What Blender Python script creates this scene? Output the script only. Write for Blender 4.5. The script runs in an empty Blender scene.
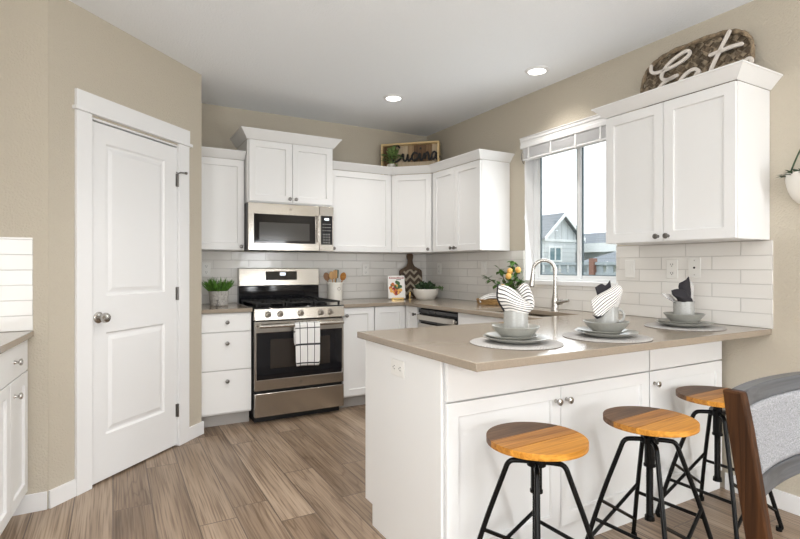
import bpy, bmesh, math, random
from mathutils import Vector, Matrix
random.seed(7)
S = bpy.context.scene
COL = S.collection
R = math.radians
# ---------------------------------------------------------------- camera, world, lights, exposure
cam_d = bpy.data.cameras.new('camera'); cam = bpy.data.objects.new('camera', cam_d); COL.objects.link(cam)
cam.location = (0, 0, 1.234); cam.rotation_euler = (R(90), 0, R(-29.408))
cam_d.sensor_fit = 'HORIZONTAL'; cam_d.sensor_width = 36; cam_d.lens = 509.2 * 36 / 800
cam_d.shift_y = -2.46 / 800; cam_d.clip_start = 0.05; cam_d.clip_end = 200
S.camera = cam
W = bpy.data.worlds.new('overcast_sky'); S.world = W; W.use_nodes = True
wb = W.node_tree.nodes['Background']; wb.inputs[0].default_value = (0.90, 0.96, 1.0, 1); wb.inputs[1].default_value = 2.4
S.view_settings.view_transform = 'Standard'; S.view_settings.look = 'None'
S.view_settings.gamma = 1; S.view_settings.use_curve_mapping = False
S.view_settings.exposure = 0.03
def area(name, loc, target, sx, sy, power, col=(1, 1, 1)):
    l = bpy.data.lights.new(name, 'AREA'); l.shape = 'RECTANGLE'; l.size = sx; l.size_y = sy; l.energy = power; l.color = col
    o = bpy.data.objects.new(name, l); COL.objects.link(o); o.location = loc
    d = Vector(target) - Vector(loc); o.rotation_euler = d.to_track_quat('-Z', 'Y').to_euler(); return o
def spot(name, loc, power, col=(1, .955, .90), size=.06, ang=125):
    l = bpy.data.lights.new(name, 'SPOT'); l.energy = power; l.color = col; l.spot_size = R(ang); l.spot_blend = 1; l.shadow_soft_size = size
    o = bpy.data.objects.new(name, l); COL.objects.link(o); o.location = loc; return o
# daylight of the living-room windows behind the camera, plus an added left fill
area('rear_window_light', (0.2, -3.35, 1.15), (1.3, 2, .75), 3.2, 1.7, 78, (.95, .975, 1))
area('left_fill_light', (-0.93, 0.35, 1.35), (2.4, 1.2, 1.2), 1.5, 1.4, 56, (.96, .98, 1))  # added fill from the left; that wall has no window
area('patio_window_light', (2.90, -1.5, 1.05), (0.6, 1.7, .7), 1.0, 1.4, 72, (.95, .975, 1))
area('kitchen_window_light', (2.99, 2.74, 1.65), (0, 2.74, 1.2), .8, .9, 6, (.92, .97, 1))
# recessed ceiling lights (the two in view, and the rest of their grid)
for i, (x, y, p) in enumerate([(2.048, 3.745, 36), (2.667, 2.717, 27), (2.62, 0.78, 6), (0.95, 2.35, 90), (0.75, 0.5, 45), (1.2, -1.6, 40)]):
    spot('recessed_lamp', (x, y, 2.63), p)
# flash bounced off the ceiling behind the camera
area('bounced_flash', (0.5, -0.9, 1.75), (0.45, -1.0, 2.65), 1.0, 1.0, 80, (.97, .985, 1))

# ---------------------------------------------------------------- materials
def newmat(name):
    m = bpy.data.materials.new(name); m.use_nodes = True; nt = m.node_tree
    return m, nt, nt.nodes['Principled BSDF']
def simple(name, col, rough=.5, metal=0, bump=0, bscale=60, var=0, coat=0, emit=None, trans=0, alpha=None):
    m, nt, b = newmat(name)
    b.inputs['Base Color'].default_value = (*col, 1); b.inputs['Roughness'].default_value = rough; b.inputs['Metallic'].default_value = metal
    if coat: b.inputs['Coat Weight'].default_value = coat; b.inputs['Coat Roughness'].default_value = .1
    if emit: b.inputs['Emission Color'].default_value = (*emit[0], 1); b.inputs['Emission Strength'].default_value = emit[1]
    if trans: b.inputs['Transmission Weight'].default_value = trans
    if bump or var:
        tc = nt.nodes.new('ShaderNodeTexCoord'); n = nt.nodes.new('ShaderNodeTexNoise'); n.inputs['Scale'].default_value = bscale; n.inputs['Detail'].default_value = 4
        nt.links.new(tc.outputs['Object'], n.inputs['Vector'])
        if bump:
            bp = nt.nodes.new('ShaderNodeBump'); bp.inputs['Strength'].default_value = bump; bp.inputs['Distance'].default_value = .01
            nt.links.new(n.outputs['Fac'], bp.inputs['Height']); nt.links.new(bp.outputs['Normal'], b.inputs['Normal'])
        if var:
            cr = nt.nodes.new('ShaderNodeValToRGB'); e = cr.color_ramp.elements
            e[0].position = .3; e[1].position = .7
            e[0].color = (*[c * (1 - var) for c in col], 1); e[1].color = (*[min(1, c * (1 + var)) for c in col], 1)
            nt.links.new(n.outputs['Fac'], cr.inputs['Fac']); nt.links.new(cr.outputs['Color'], b.inputs['Base Color'])
    return m
def mathn(nt, op, a, b=None, c=None):
    n = nt.nodes.new('ShaderNodeMath'); n.operation = op
    for i, v in enumerate((a, b, c)):
        if v is None: continue
        if isinstance(v, (int, float)): n.inputs[i].default_value = v
        else: nt.links.new(v, n.inputs[i])
    return n.outputs[0]
def objxyz(nt):
    tc = nt.nodes.new('ShaderNodeTexCoord'); s = nt.nodes.new('ShaderNodeSeparateXYZ'); nt.links.new(tc.outputs['Object'], s.inputs[0]); return s.outputs, tc
def comb(nt, x, y, z=0.0):
    c = nt.nodes.new('ShaderNodeCombineXYZ')
    for i, v in enumerate((x, y, z)):
        if isinstance(v, (int, float)): c.inputs[i].default_value = v
        else: nt.links.new(v, c.inputs[i])
    return c.outputs[0]
def mixc(nt, fac, a, b, mode='MIX'):
    m = nt.nodes.new('ShaderNodeMix'); m.data_type = 'RGBA'; m.blend_type = mode
    for key, v in ((0, fac), (6, a), (7, b)):
        if isinstance(v, tuple): m.inputs[key].default_value = (*v, 1)
        elif isinstance(v, (int, float)): m.inputs[key].default_value = v
        else: nt.links.new(v, m.inputs[key])
    return m.outputs[2]
def ramp(nt, fac, stops):
    cr = nt.nodes.new('ShaderNodeValToRGB'); e = cr.color_ramp.elements
    while len(e) < len(stops): e.new(.5)
    for i, (p, c) in enumerate(stops): e[i].position = p; e[i].color = (*c, 1)
    nt.links.new(fac, cr.inputs['Fac']); return cr.outputs['Color']

def tile_mat(name, axis, ph=0.0):
    m, nt, b = newmat(name); o, tc = objxyz(nt)
    z = mathn(nt, 'SUBTRACT', o[2], .914)
    v = comb(nt, mathn(nt, 'ADD', o[axis], ph), z)
    br = nt.nodes.new('ShaderNodeTexBrick'); nt.links.new(v, br.inputs['Vector'])
    br.inputs['Scale'].default_value = 1; br.inputs['Brick Width'].default_value = .305; br.inputs['Row Height'].default_value = .0763
    br.inputs['Mortar Size'].default_value = .0022; br.inputs['Mortar Smooth'].default_value = .3; br.offset = .5
    br.inputs['Color1'].default_value = (.80, .78, .745, 1); br.inputs['Color2'].default_value = (.75, .73, .695, 1); br.inputs['Mortar'].default_value = (.62, .60, .57, 1)
    nt.links.new(br.outputs['Color'], b.inputs['Base Color'])
    b.inputs['Roughness'].default_value = .14
    n = nt.nodes.new('ShaderNodeTexNoise'); n.inputs['Scale'].default_value = 14; n.inputs['Detail'].default_value = 1; nt.links.new(tc.outputs['Object'], n.inputs['Vector'])
    h = mathn(nt, 'SUBTRACT', mathn(nt, 'MULTIPLY', n.outputs['Fac'], .5), br.outputs['Fac'])
    bp = nt.nodes.new('ShaderNodeBump'); bp.inputs['Strength'].default_value = .8; bp.inputs['Distance'].default_value = .005
    nt.links.new(h, bp.inputs['Height']); nt.links.new(bp.outputs['Normal'], b.inputs['Normal'])
    return m
def floor_mat():
    m, nt, b = newmat('oak_plank_floor'); o, tc = objxyz(nt)
    row = mathn(nt, 'FLOOR', mathn(nt, 'DIVIDE', o[0], .178)); wn = nt.nodes.new('ShaderNodeTexWhiteNoise'); wn.noise_dimensions = '1D'
    nt.links.new(row, wn.inputs['W'])
    v = comb(nt, mathn(nt, 'ADD', o[1], mathn(nt, 'MULTIPLY', wn.outputs['Value'], 1.22)), o[0])
    br = nt.nodes.new('ShaderNodeTexBrick'); nt.links.new(v, br.inputs['Vector'])
    br.inputs['Scale'].default_value = 1; br.inputs['Brick Width'].default_value = 1.22; br.inputs['Row Height'].default_value = .178
    br.inputs['Mortar Size'].default_value = .0034; br.inputs['Mortar Smooth'].default_value = .3; br.offset = 0; br.offset_frequency = 1
    br.inputs['Color1'].default_value = (0, 0, 0, 1); br.inputs['Color2'].default_value = (1, 1, 1, 1); br.inputs['Mortar'].default_value = (.5, .5, .5, 1)
    rnd = nt.nodes.new('ShaderNodeRGBToBW'); nt.links.new(br.outputs['Color'], rnd.inputs[0]); rv = rnd.outputs[0]
    off = mathn(nt, 'MULTIPLY', rv, 37.0)
    gx = mathn(nt, 'MULTIPLY', o[0], 7.0); gy = mathn(nt, 'MULTIPLY', o[1], .7)
    gv = comb(nt, gx, mathn(nt, 'ADD', gy, off), off)
    n1 = nt.nodes.new('ShaderNodeTexNoise'); n1.inputs['Scale'].default_value = 1.3; n1.inputs['Detail'].default_value = 1.5; n1.inputs['Distortion'].default_value = .15; nt.links.new(gv, n1.inputs['Vector'])
    # cathedral rings from the low-frequency field
    ringv = mathn(nt, 'FRACT', mathn(nt, 'MULTIPLY', n1.outputs['Fac'], 11.0))
    ring = mathn(nt, 'ABSOLUTE', mathn(nt, 'SUBTRACT', ringv, .5))
    fv = comb(nt, mathn(nt, 'MULTIPLY', o[0], 130.0), mathn(nt, 'MULTIPLY', mathn(nt, 'ADD', o[1], off), 2.6), off)
    n2 = nt.nodes.new('ShaderNodeTexNoise'); n2.inputs['Scale'].default_value = 1; n2.inputs['Detail'].default_value = 3; nt.links.new(fv, n2.inputs['Vector'])
    base = mixc(nt, rv, (.20, .140, .092), (.39, .30, .22))
    base = mixc(nt, 1.0, base, ramp(nt, n1.outputs['Fac'], [(.35, (.72, .68, .64)), (.65, (1.12, 1.12, 1.12))]), 'MULTIPLY')
    base = mixc(nt, mathn(nt, 'MULTIPLY', mathn(nt, 'GREATER_THAN', mathn(nt, 'FRACT', mathn(nt, 'MULTIPLY', rv, 7.3)), .5), .42), base, ramp(nt, ring, [(.0, (.38, .31, .25)), (.16, (1, 1, 1)), (.5, (1.08, 1.08, 1.08))]), 'MULTIPLY')
    base = mixc(nt, .95, base, ramp(nt, n2.outputs['Fac'], [(.34, (.52, .46, .41)), (.52, (1.0, 1.0, 1.0)), (.65, (1.12, 1.12, 1.12))]), 'MULTIPLY')
    base = mixc(nt, mathn(nt, 'MULTIPLY', br.outputs['Fac'], .75), base, (.06, .04, .03))
    nt.links.new(base, b.inputs['Base Color']); b.inputs['Roughness'].default_value = .38
    bp = nt.nodes.new('ShaderNodeBump'); bp.inputs['Strength'].default_value = .25; bp.inputs['Distance'].default_value = .003
    nt.links.new(mathn(nt, 'SUBTRACT', mathn(nt, 'MULTIPLY', n2.outputs['Fac'], .5), br.outputs['Fac']), bp.inputs['Height']); nt.links.new(bp.outputs['Normal'], b.inputs['Normal'])
    return m
def wood_mat(name, c0, c1, axis=0, rough=.45, scale=1.0, coat=0):
    m, nt, b = newmat(name); o, tc = objxyz(nt)
    k = [70.0 * scale] * 3; k[axis] = 3.0 * scale
    v = comb(nt, *[mathn(nt, 'MULTIPLY', o[i], k[i]) for i in range(3)])
    n = nt.nodes.new('ShaderNodeTexNoise'); n.inputs['Scale'].default_value = 1; n.inputs['Detail'].default_value = 5; n.inputs['Distortion'].default_value = .8; nt.links.new(v, n.inputs['Vector'])
    nt.links.new(ramp(nt, n.outputs['Fac'], [(.3, c0), (.68, c1)]), b.inputs['Base Color'])
    b.inputs['Roughness'].default_value = rough
    if coat: b.inputs['Coat Weight'].default_value = coat
    bp = nt.nodes.new('ShaderNodeBump'); bp.inputs['Strength'].default_value = .15; bp.inputs['Distance'].default_value = .004
    nt.links.new(n.outputs['Fac'], bp.inputs['Height']); nt.links.new(bp.outputs['Normal'], b.inputs['Normal'])
    return m
def stripe_mat(name, ca, cb, freq, width, uv=1, cross=False, rough=.9):
    m, nt, b = newmat(name)
    tc = nt.nodes.new('ShaderNodeTexCoord'); s = nt.nodes.new('ShaderNodeSeparateXYZ'); nt.links.new(tc.outputs['UV'], s.inputs[0])
    f = mathn(nt, 'LESS_THAN', mathn(nt, 'FRACT', mathn(nt, 'MULTIPLY', s.outputs[uv], freq)), width)
    if cross:
        f2 = mathn(nt, 'LESS_THAN', mathn(nt, 'FRACT', mathn(nt, 'MULTIPLY', s.outputs[1 - uv], cross)), width)
        f = mathn(nt, 'MAXIMUM', f, f2)
    nt.links.new(mixc(nt, f, ca, cb), b.inputs['Base Color']); b.inputs['Roughness'].default_value = rough
    n = nt.nodes.new('ShaderNodeTexNoise'); n.inputs['Scale'].default_value = 400; nt.links.new(tc.outputs['Object'], n.inputs['Vector'])
    bp = nt.nodes.new('ShaderNodeBump'); bp.inputs['Strength'].default_value = .3; bp.inputs['Distance'].default_value = .002
    nt.links.new(n.outputs['Fac'], bp.inputs['Height']); nt.links.new(bp.outputs['Normal'], b.inputs['Normal'])
    return m
def siding_mat(name, col, axis, freq, width, dark=.6):
    m, nt, b = newmat(name); o, tc = objxyz(nt)
    f = mathn(nt, 'LESS_THAN', mathn(nt, 'FRACT', mathn(nt, 'MULTIPLY', o[axis], freq)), width)
    nt.links.new(mixc(nt, f, col, tuple(c * dark for c in col)), b.inputs['Base Color']); b.inputs['Roughness'].default_value = .8
    return m
def speckle_mat(name, col, rough):
    m, nt, b = newmat(name); o, tc = objxyz(nt)
    n = nt.nodes.new('ShaderNodeTexNoise'); n.inputs['Scale'].default_value = 160; n.inputs['Detail'].default_value = 3; nt.links.new(tc.outputs['Object'], n.inputs['Vector'])
    nt.links.new(ramp(nt, n.outputs['Fac'], [(.3, tuple(c * .92 for c in col)), (.7, tuple(c * 1.06 for c in col))]), b.inputs['Base Color'])
    b.inputs['Roughness'].default_value = rough; return m
def glass_mat():
    m = bpy.data.materials.new('window_glass'); m.use_nodes = True; nt = m.node_tree; nt.nodes.clear()
    out = nt.nodes.new('ShaderNodeOutputMaterial'); t = nt.nodes.new('ShaderNodeBsdfTransparent'); g = nt.nodes.new('ShaderNodeBsdfGlossy'); g.inputs['Roughness'].default_value = .02
    mx = nt.nodes.new('ShaderNodeMixShader'); fr = nt.nodes.new('ShaderNodeFresnel'); fr.inputs['IOR'].default_value = 1.35
    nt.links.new(fr.outputs[0], mx.inputs[0]); nt.links.new(t.outputs[0], mx.inputs[1]); nt.links.new(g.outputs[0], mx.inputs[2]); nt.links.new(mx.outputs[0], out.inputs[0])
    return m
M = {}
M['wall'] = simple('tan_wall_paint', (.53, .478, .39), .85, bump=.5, bscale=110)
M['ceil'] = simple('white_ceiling_paint', (.89, .915, .94), .9, bump=.4, bscale=90)
M['trim'] = simple('white_trim_paint', (.82, .82, .82), .4)
M['cab'] = simple('white_cabinet_paint', (.80, .80, .795), .35)
M['toe'] = simple('toe_kick_grey', (.42, .40, .38), .6)
M['door'] = simple('white_door_paint', (.81, .81, .81), .4)
M['quartz'] = speckle_mat('taupe_quartz', (.30, .248, .192), .15)
M['steel'] = simple('stainless_steel', (.53, .50, .455), .2, 1)
M['nickel'] = simple('brushed_nickel', (.52, .50, .47), .25, 1)
M['pewter'] = simple('dark_pewter', (.22, .21, .20), .28, 1)
M['blackglass'] = simple('black_glass', (.008, .008, .010), .05)
M['ovenwin'] = simple('oven_window_glass', (.03, .024, .02), .06)
M['iron'] = simple('cast_iron', (.02, .02, .02), .5)
M['blackmetal'] = simple('black_steel_tube', (.005, .005, .005), .25)
M['dark'] = simple('dark_slot', (.01, .01, .01), .6)
M['plate'] = simple('white_plastic', (.80, .79, .76), .4)
M['tileR'] = tile_mat('white_subway_tile_right', 1, -1.346 + .1525 + 3.05)
M['tileB'] = tile_mat('white_subway_tile_back', 0)
M['tileL'] = tile_mat('white_subway_tile_left', 0, .352)
M['floor'] = floor_mat()
M['glass'] = glass_mat()
M['vinyl'] = simple('white_vinyl', (.82, .84, .85), .35)
M['seal'] = simple('blue_grey_seal', (.14, .19, .21), .5)
M['blind'] = simple('white_blind_slat', (.88, .88, .89), .5)
M['lamp'] = simple('lamp_lens', (1, 1, 1), .5, emit=((1, .97, .92), 6))
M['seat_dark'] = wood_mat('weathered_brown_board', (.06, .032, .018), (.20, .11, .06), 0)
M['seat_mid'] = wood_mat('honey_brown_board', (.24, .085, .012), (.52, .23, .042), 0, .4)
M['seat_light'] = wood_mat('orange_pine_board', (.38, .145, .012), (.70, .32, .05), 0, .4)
M['walnut'] = wood_mat('dark_walnut_frame', (.020, .008, .003), (.070, .028, .010), 2, .65)
M['sheenwood'] = wood_mat('grey_sheen_wood', (.035, .037, .042), (.085, .09, .10), 0, .35, coat=.15)  # blue-grey window sheen on the dark chair rails, put into the colour
M['fabric'] = simple('grey_woven_fabric', (.28, .28, .29), .95, bump=.6, bscale=350, var=.4)
M['stone'] = speckle_mat('sage_stoneware', (.31, .308, .28), .3)
M['mug'] = speckle_mat('grey_green_glaze', (.35, .352, .335), .25)
M['mat'] = None
M['nap'] = stripe_mat('striped_linen', (.78, .76, .73), (.03, .028, .035), 9, .32, 1)
M['napblack'] = simple('black_linen', (.022, .02, .024), .95, bump=.4, bscale=200)
M['towel'] = stripe_mat('windowpane_check_cotton', (.78, .77, .76), (.03, .03, .035), 3.4, .095, 0, cross=4.6)
M['teatowel'] = stripe_mat('grey_striped_cotton', (.78, .76, .73), (.16, .16, .18), 7, .25, 1)
M['leaf'] = simple('green_leaf', (.085, .19, .04), .45, var=.5, bscale=40)
M['paleleaf'] = simple('pale_green_leaf', (.20, .30, .10), .5, var=.55, bscale=30)
M['leafdark'] = simple('deep_green_leaf', (.03, .065, .025), .5, var=.4, bscale=40)
M['grassleaf'] = simple('fresh_green_blade', (.09, .22, .03), .5, var=.5, bscale=50)
M['lemon'] = simple('orange_yellow_fruit', (.78, .43, .10), .45, bump=.2, bscale=200)
M['twig'] = simple('brown_twig', (.07, .045, .025), .8)
M['ceramic'] = simple('white_ceramic', (.78, .75, .69), .35)
M['concrete'] = simple('grey_white_pot', (.42, .40, .37), .8, bump=.4, bscale=80, var=.3)
M['soil'] = simple('dark_soil', (.03, .02, .015), .9)
M['boardwood'] = wood_mat('dark_board_wood', (.05, .028, .014), (.13, .075, .035), 2)
M['bamboo'] = wood_mat('light_spoon_wood', (.38, .20, .07), (.60, .36, .15), 2, scale=.7)
M['spoonwood'] = wood_mat('brown_spoon_wood', (.16, .075, .03), (.30, .15, .06), 2, scale=.7)
M['teal'] = simple('teal_silicone', (.01, .10, .10), .5)
M['wicker'] = wood_mat('golden_wicker', (.20, .10, .03), (.52, .32, .12), 0, .6)
M['frameoak'] = wood_mat('pale_oak_frame', (.62, .44, .20), (.80, .62, .34), 0, .5)
M['brass'] = simple('brass', (.65, .45, .18), .3, 1)
M['paper'] = simple('white_book_cover', (.80, .78, .76), .5)
M['whitewood'] = simple('white_painted_wood', (.74, .68, .62), .55)
M['strip'] = simple('woven_grey_brown_strip', (.13, .095, .062), .8, var=.5, bscale=18)
M['palestrip'] = simple('woven_pale_strip', (.26, .205, .14), .8, var=.5, bscale=18)
M['ropestrip'] = simple('twisted_rim_strip', (.24, .18, .115), .8, var=.5, bscale=40)
M['shingle'] = siding_mat('grey_roof_shingle', (.17, .19, .21), 2, 7, .25, .8)
M['lap'] = siding_mat('grey_lap_siding', (.60, .63, .64), 2, 5, .12, .75)
M['batten'] = siding_mat('board_and_batten', (.62, .65, .66), 0, 2.5, .2, .8)
M['fascia'] = simple('white_fascia', (.78, .8, .8), .6)
M['cedar'] = siding_mat('weathered_cedar_fence', (.60, .55, .50), 1, 6.5, .12, .55)
M['fencerail'] = simple('grey_fence_rail', (.30, .34, .36), .8)
M['fencepost'] = simple('red_brown_fence_post', (.22, .11, .08), .8)
M['lawn'] = simple('outdoor_ground', (.10, .13, .06), .95, var=.3, bscale=3)
def mat_woven():
    m, nt, b = newmat('woven_placemat'); o, tc = objxyz(nt)
    r = mathn(nt, 'SQRT', mathn(nt, 'ADD', mathn(nt, 'MULTIPLY', o[0], o[0]), mathn(nt, 'MULTIPLY', o[1], o[1])))
    a = mathn(nt, 'ARCTAN2', o[1], o[0])
    w = mathn(nt, 'MULTIPLY', mathn(nt, 'SINE', mathn(nt, 'MULTIPLY', r, 380.0)), mathn(nt, 'SINE', mathn(nt, 'MULTIPLY', a, 72.0)))
    nt.links.new(ramp(nt, w, [(.0, (.52, .50, .475)), (.4, (.20, .195, .20))]), b.inputs['Base Color']); b.inputs['Roughness'].default_value = .9
    bp = nt.nodes.new('ShaderNodeBump'); bp.inputs['Strength'].default_value = .5; bp.inputs['Distance'].default_value = .003
    nt.links.new(w, bp.inputs['Height']); nt.links.new(bp.outputs['Normal'], b.inputs['Normal'])
    return m
M['mat'] = mat_woven()
def herring_mat():
    m, nt, b = newmat('herringbone_inlay'); o, tc = objxyz(nt)
    zz = mathn(nt, 'PINGPONG', mathn(nt, 'ADD', o[0], 1.0), .045)
    f = mathn(nt, 'FRACT', mathn(nt, 'MULTIPLY', mathn(nt, 'ADD', o[2], zz), 14.0))
    lo = mathn(nt, 'LESS_THAN', f, .42)
    nt.links.new(mixc(nt, lo, (.06, .035, .018), (.40, .34, .25)), b.inputs['Base Color']); b.inputs['Roughness'].default_value = .5
    return m
M['herring'] = herring_mat()
for nm_, v_ in (('blackmetal', .18), ('walnut', .12), ('seat_dark', .2), ('seat_mid', .3), ('seat_light', .3), ('iron', .25), ('sheenwood', .3)):
    M[nm_].node_tree.nodes['Principled BSDF'].inputs['Specular IOR Level'].default_value = v_

# ---------------------------------------------------------------- mesh helpers
def bx(bm, x0, x1, y0, y1, z0, z1):
    v = [bm.verts.new(p) for p in ((x0,y0,z0),(x1,y0,z0),(x1,y1,z0),(x0,y1,z0),(x0,y0,z1),(x1,y0,z1),(x1,y1,z1),(x0,y1,z1))]
    for f in ((3,2,1,0),(4,5,6,7),(0,1,5,4),(1,2,6,5),(2,3,7,6),(3,0,4,7)): bm.faces.new([v[i] for i in f])
    return v
def frame_axes(d):
    d = d.normalized(); a = Vector((0,0,1)) if abs(d.z) < .9 else Vector((1,0,0))
    u = d.cross(a).normalized(); return u, d.cross(u).normalized()
def cyl(bm, p0, p1, r0, r1=None, n=16, cap=True):
    p0 = Vector(p0); p1 = Vector(p1); r1 = r0 if r1 is None else r1; u, w = frame_axes(p1 - p0)
    A = [bm.verts.new(p0 + (u*math.cos(2*math.pi*i/n) + w*math.sin(2*math.pi*i/n))*r0) for i in range(n)]
    Bv = [bm.verts.new(p1 + (u*math.cos(2*math.pi*i/n) + w*math.sin(2*math.pi*i/n))*r1) for i in range(n)]
    for i in range(n): bm.faces.new((A[i], A[(i+1)%n], Bv[(i+1)%n], Bv[i]))
    if cap: bm.faces.new(A[::-1]); bm.faces.new(Bv)
def smooth_path(pts, it=2):
    pts = [Vector(p) for p in pts]
    for _ in range(it):
        q = [pts[0]]
        for a, b in zip(pts, pts[1:]): q += [a*.75 + b*.25, a*.25 + b*.75]
        q.append(pts[-1]); pts = q
    return pts
def tube(bm, pts, r, n=10, cap=True, closed=False, flat=None):
    pts = [Vector(p) for p in pts]; rings = []; u = None
    for i, p in enumerate(pts):
        if closed: d = pts[(i+1)%len(pts)] - pts[i-1]
        else: d = pts[min(i+1, len(pts)-1)] - pts[max(i-1, 0)]
        d.normalize()
        if u is None: u, w = frame_axes(d)
        else:
            u = (u - d*u.dot(d)); u.normalize(); w = d.cross(u)
        rr = r(i/(len(pts)-1)) if callable(r) else r
        rings.append([bm.verts.new(p + (u*math.cos(2*math.pi*k/n) + w*math.sin(2*math.pi*k/n))*rr) for k in range(n)])
    m = len(rings)
    for i in range(m if closed else m-1):
        A, Bv = rings[i], rings[(i+1)%m]
        for k in range(n): bm.faces.new((A[k], A[(k+1)%n], Bv[(k+1)%n], Bv[k]))
    if cap and not closed: bm.faces.new(rings[0][::-1]); bm.faces.new(rings[-1])
def lathe(bm, prof, n=32, mat=None, wob=None):
    rings = []
    for r, z in prof:
        if r < 1e-6: vs = [bm.verts.new((0,0,z))]
        else:
            vs = []
            for i in range(n):
                a = 2*math.pi*i/n; k = wob(a, r, z) if wob else 1
                vs.append(bm.verts.new((r*k*math.cos(a), r*k*math.sin(a), z)))
        rings.append(vs)
    allv = [v for q in rings for v in q]
    for A, Bv in zip(rings, rings[1:]):
        for i in range(n):
            j = (i+1) % n
            if len(A) == 1 and len(Bv) == 1: continue
            if len(A) == 1: bm.faces.new((A[0], Bv[j], Bv[i]))
            elif len(Bv) == 1: bm.faces.new((A[i], A[j], Bv[0]))
            else: bm.faces.new((A[i], A[j], Bv[j], Bv[i]))
    if mat is not None: bmesh.ops.transform(bm, matrix=mat, verts=allv)
    return allv
def prism(bm, poly, a0, a1, fn=lambda x, y, t: (x, y, t)):
    A = [bm.verts.new(fn(x, y, a0)) for x, y in poly]; Bv = [bm.verts.new(fn(x, y, a1)) for x, y in poly]; n = len(poly)
    fs = [bm.faces.new(A[::-1]), bm.faces.new(Bv)]
    for i in range(n): fs.append(bm.faces.new((A[i], A[(i+1)%n], Bv[(i+1)%n], Bv[i])))
    return fs
def cells(bm, us, vs, solid, t0, t1, fn):
    """slab of grid cells between t0 and t1, with openings where solid(u,v) is False"""
    cache = {}
    def V(i, j, k):
        key = (i, j, k)
        if key not in cache: cache[key] = bm.verts.new(fn(us[i], vs[j], (t0, t1)[k]))
        return cache[key]
    ok = lambda i, j: 0 <= i < len(us)-1 and 0 <= j < len(vs)-1 and solid((us[i]+us[i+1])/2, (vs[j]+vs[j+1])/2)
    for i in range(len(us)-1):
        for j in range(len(vs)-1):
            if not ok(i, j): continue
            bm.faces.new((V(i,j,1), V(i+1,j,1), V(i+1,j+1,1), V(i,j+1,1))); bm.faces.new((V(i,j+1,0), V(i+1,j+1,0), V(i+1,j,0), V(i,j,0)))
            if not ok(i, j-1): bm.faces.new((V(i,j,0), V(i+1,j,0), V(i+1,j,1), V(i,j,1)))
            if not ok(i, j+1): bm.faces.new((V(i+1,j+1,0), V(i,j+1,0), V(i,j+1,1), V(i+1,j+1,1)))
            if not ok(i-1, j): bm.faces.new((V(i,j+1,0), V(i,j,0), V(i,j,1), V(i,j+1,1)))
            if not ok(i+1, j): bm.faces.new((V(i+1,j,0), V(i+1,j+1,0), V(i+1,j+1,1), V(i+1,j,1)))
def inv_root(root): return (Matrix.Translation(root.location) @ root.rotation_euler.to_matrix().to_4x4()).inverted()
def obj(name, bm, mat, parent=None, bevel=0, smooth=True, subsurf=0, solid=0, world=False, angle=35, segs=2):
    if world and parent is not None: bmesh.ops.transform(bm, matrix=inv_root(parent), verts=bm.verts)
    bmesh.ops.recalc_face_normals(bm, faces=bm.faces)
    me = bpy.data.meshes.new(name); bm.to_mesh(me); bm.free()
    for mm in (mat if isinstance(mat, (list, tuple)) else [mat]): me.materials.append(mm)
    if smooth:
        me.shade_smooth()
        if angle < 180: me.set_sharp_from_angle(angle=R(angle))
    o = bpy.data.objects.new(name, me); COL.objects.link(o)
    if parent is not None: o.parent = parent
    if solid: md = o.modifiers.new('solid', 'SOLIDIFY'); md.thickness = solid; md.offset = 0
    if subsurf: md = o.modifiers.new('sub', 'SUBSURF'); md.levels = md.render_levels = subsurf
    if bevel: md = o.modifiers.new('bevel', 'BEVEL'); md.width = bevel; md.segments = segs; md.limit_method = 'ANGLE'; md.angle_limit = R(40)
    return o
def tag(o, label, cat, group=None):
    o['label'] = label; o['category'] = cat
    if group: o['group'] = group
    return o
def thing(name, label, cat, loc=(0,0,0), rz=0, group=None):
    o = bpy.data.objects.new(name, None); COL.objects.link(o); o.location = loc; o.rotation_euler = (0, 0, R(rz)); o.empty_display_size = .1
    return tag(o, label, cat, group)
def struct(name, bm, mat, parent=None, **k):
    o = obj(name, bm, mat, parent, **k)
    if parent is None: o['kind'] = 'structure'
    return o
def NB(): return bmesh.new()
def kids(o): return [c for c in bpy.data.objects if c.parent == o]
def dup(root, loc, rz, label, group=None):
    r = root.copy(); COL.objects.link(r); r.location = loc; r.rotation_euler = (0, 0, R(rz)); r['label'] = label
    if group: r['group'] = group
    for ch in kids(root):
        c = ch.copy(); COL.objects.link(c); c.parent = r
        for g in kids(ch):
            d = g.copy(); COL.objects.link(d); d.parent = c
    return r

# ---------------------------------------------------------------- the room
XR, YB, H = 2.975, 4.69, 2.655
PA, PB = Vector((-.288, 3.148, 0)), Vector((.570, 4.00, 0))      # ends of the angled pantry wall
bm = NB(); bx(bm, -1.12, XR+.12, -3.6, YB+.12, -.1, 0); struct('floor', bm, M['floor'], smooth=False)
bm = NB(); bx(bm, -1.12, XR+.12, -3.6, YB+.12, H, H+.1); struct('ceiling', bm, M['ceil'], smooth=False)
bm = NB(); bx(bm, .45, XR+.12, YB, YB+.12, 0, H); struct('wall_back', bm, M['wall'], smooth=False)
WY0, WY1, WZ0, WZ1 = 2.281, 3.172, 1.115, 2.27                   # window opening in the right wall
bm = NB()
cells(bm, [-3.6, WY0, WY1, YB], [0, WZ0, WZ1, H], lambda y, z: not (WY0 < y < WY1 and WZ0 < z < WZ1), XR, XR+.14, lambda u, v, t: (t, u, v))
struct('wall_right', bm, M['wall'], smooth=False)
bm = NB(); bx(bm, -1.12, -1.0, -3.6, PA.y, 0, H); struct('wall_left', bm, M['wall'], smooth=False)
bm = NB(); bx(bm, -1.12, XR+.12, -3.72, -3.6, 0, H); struct('wall_rear', bm, M['wall'], smooth=False)
dP = (PB-PA).normalized(); nP = Vector((dP.y, -dP.x, 0)); LP = (PB-PA).length     # nP faces the room
bm = NB()
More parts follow.
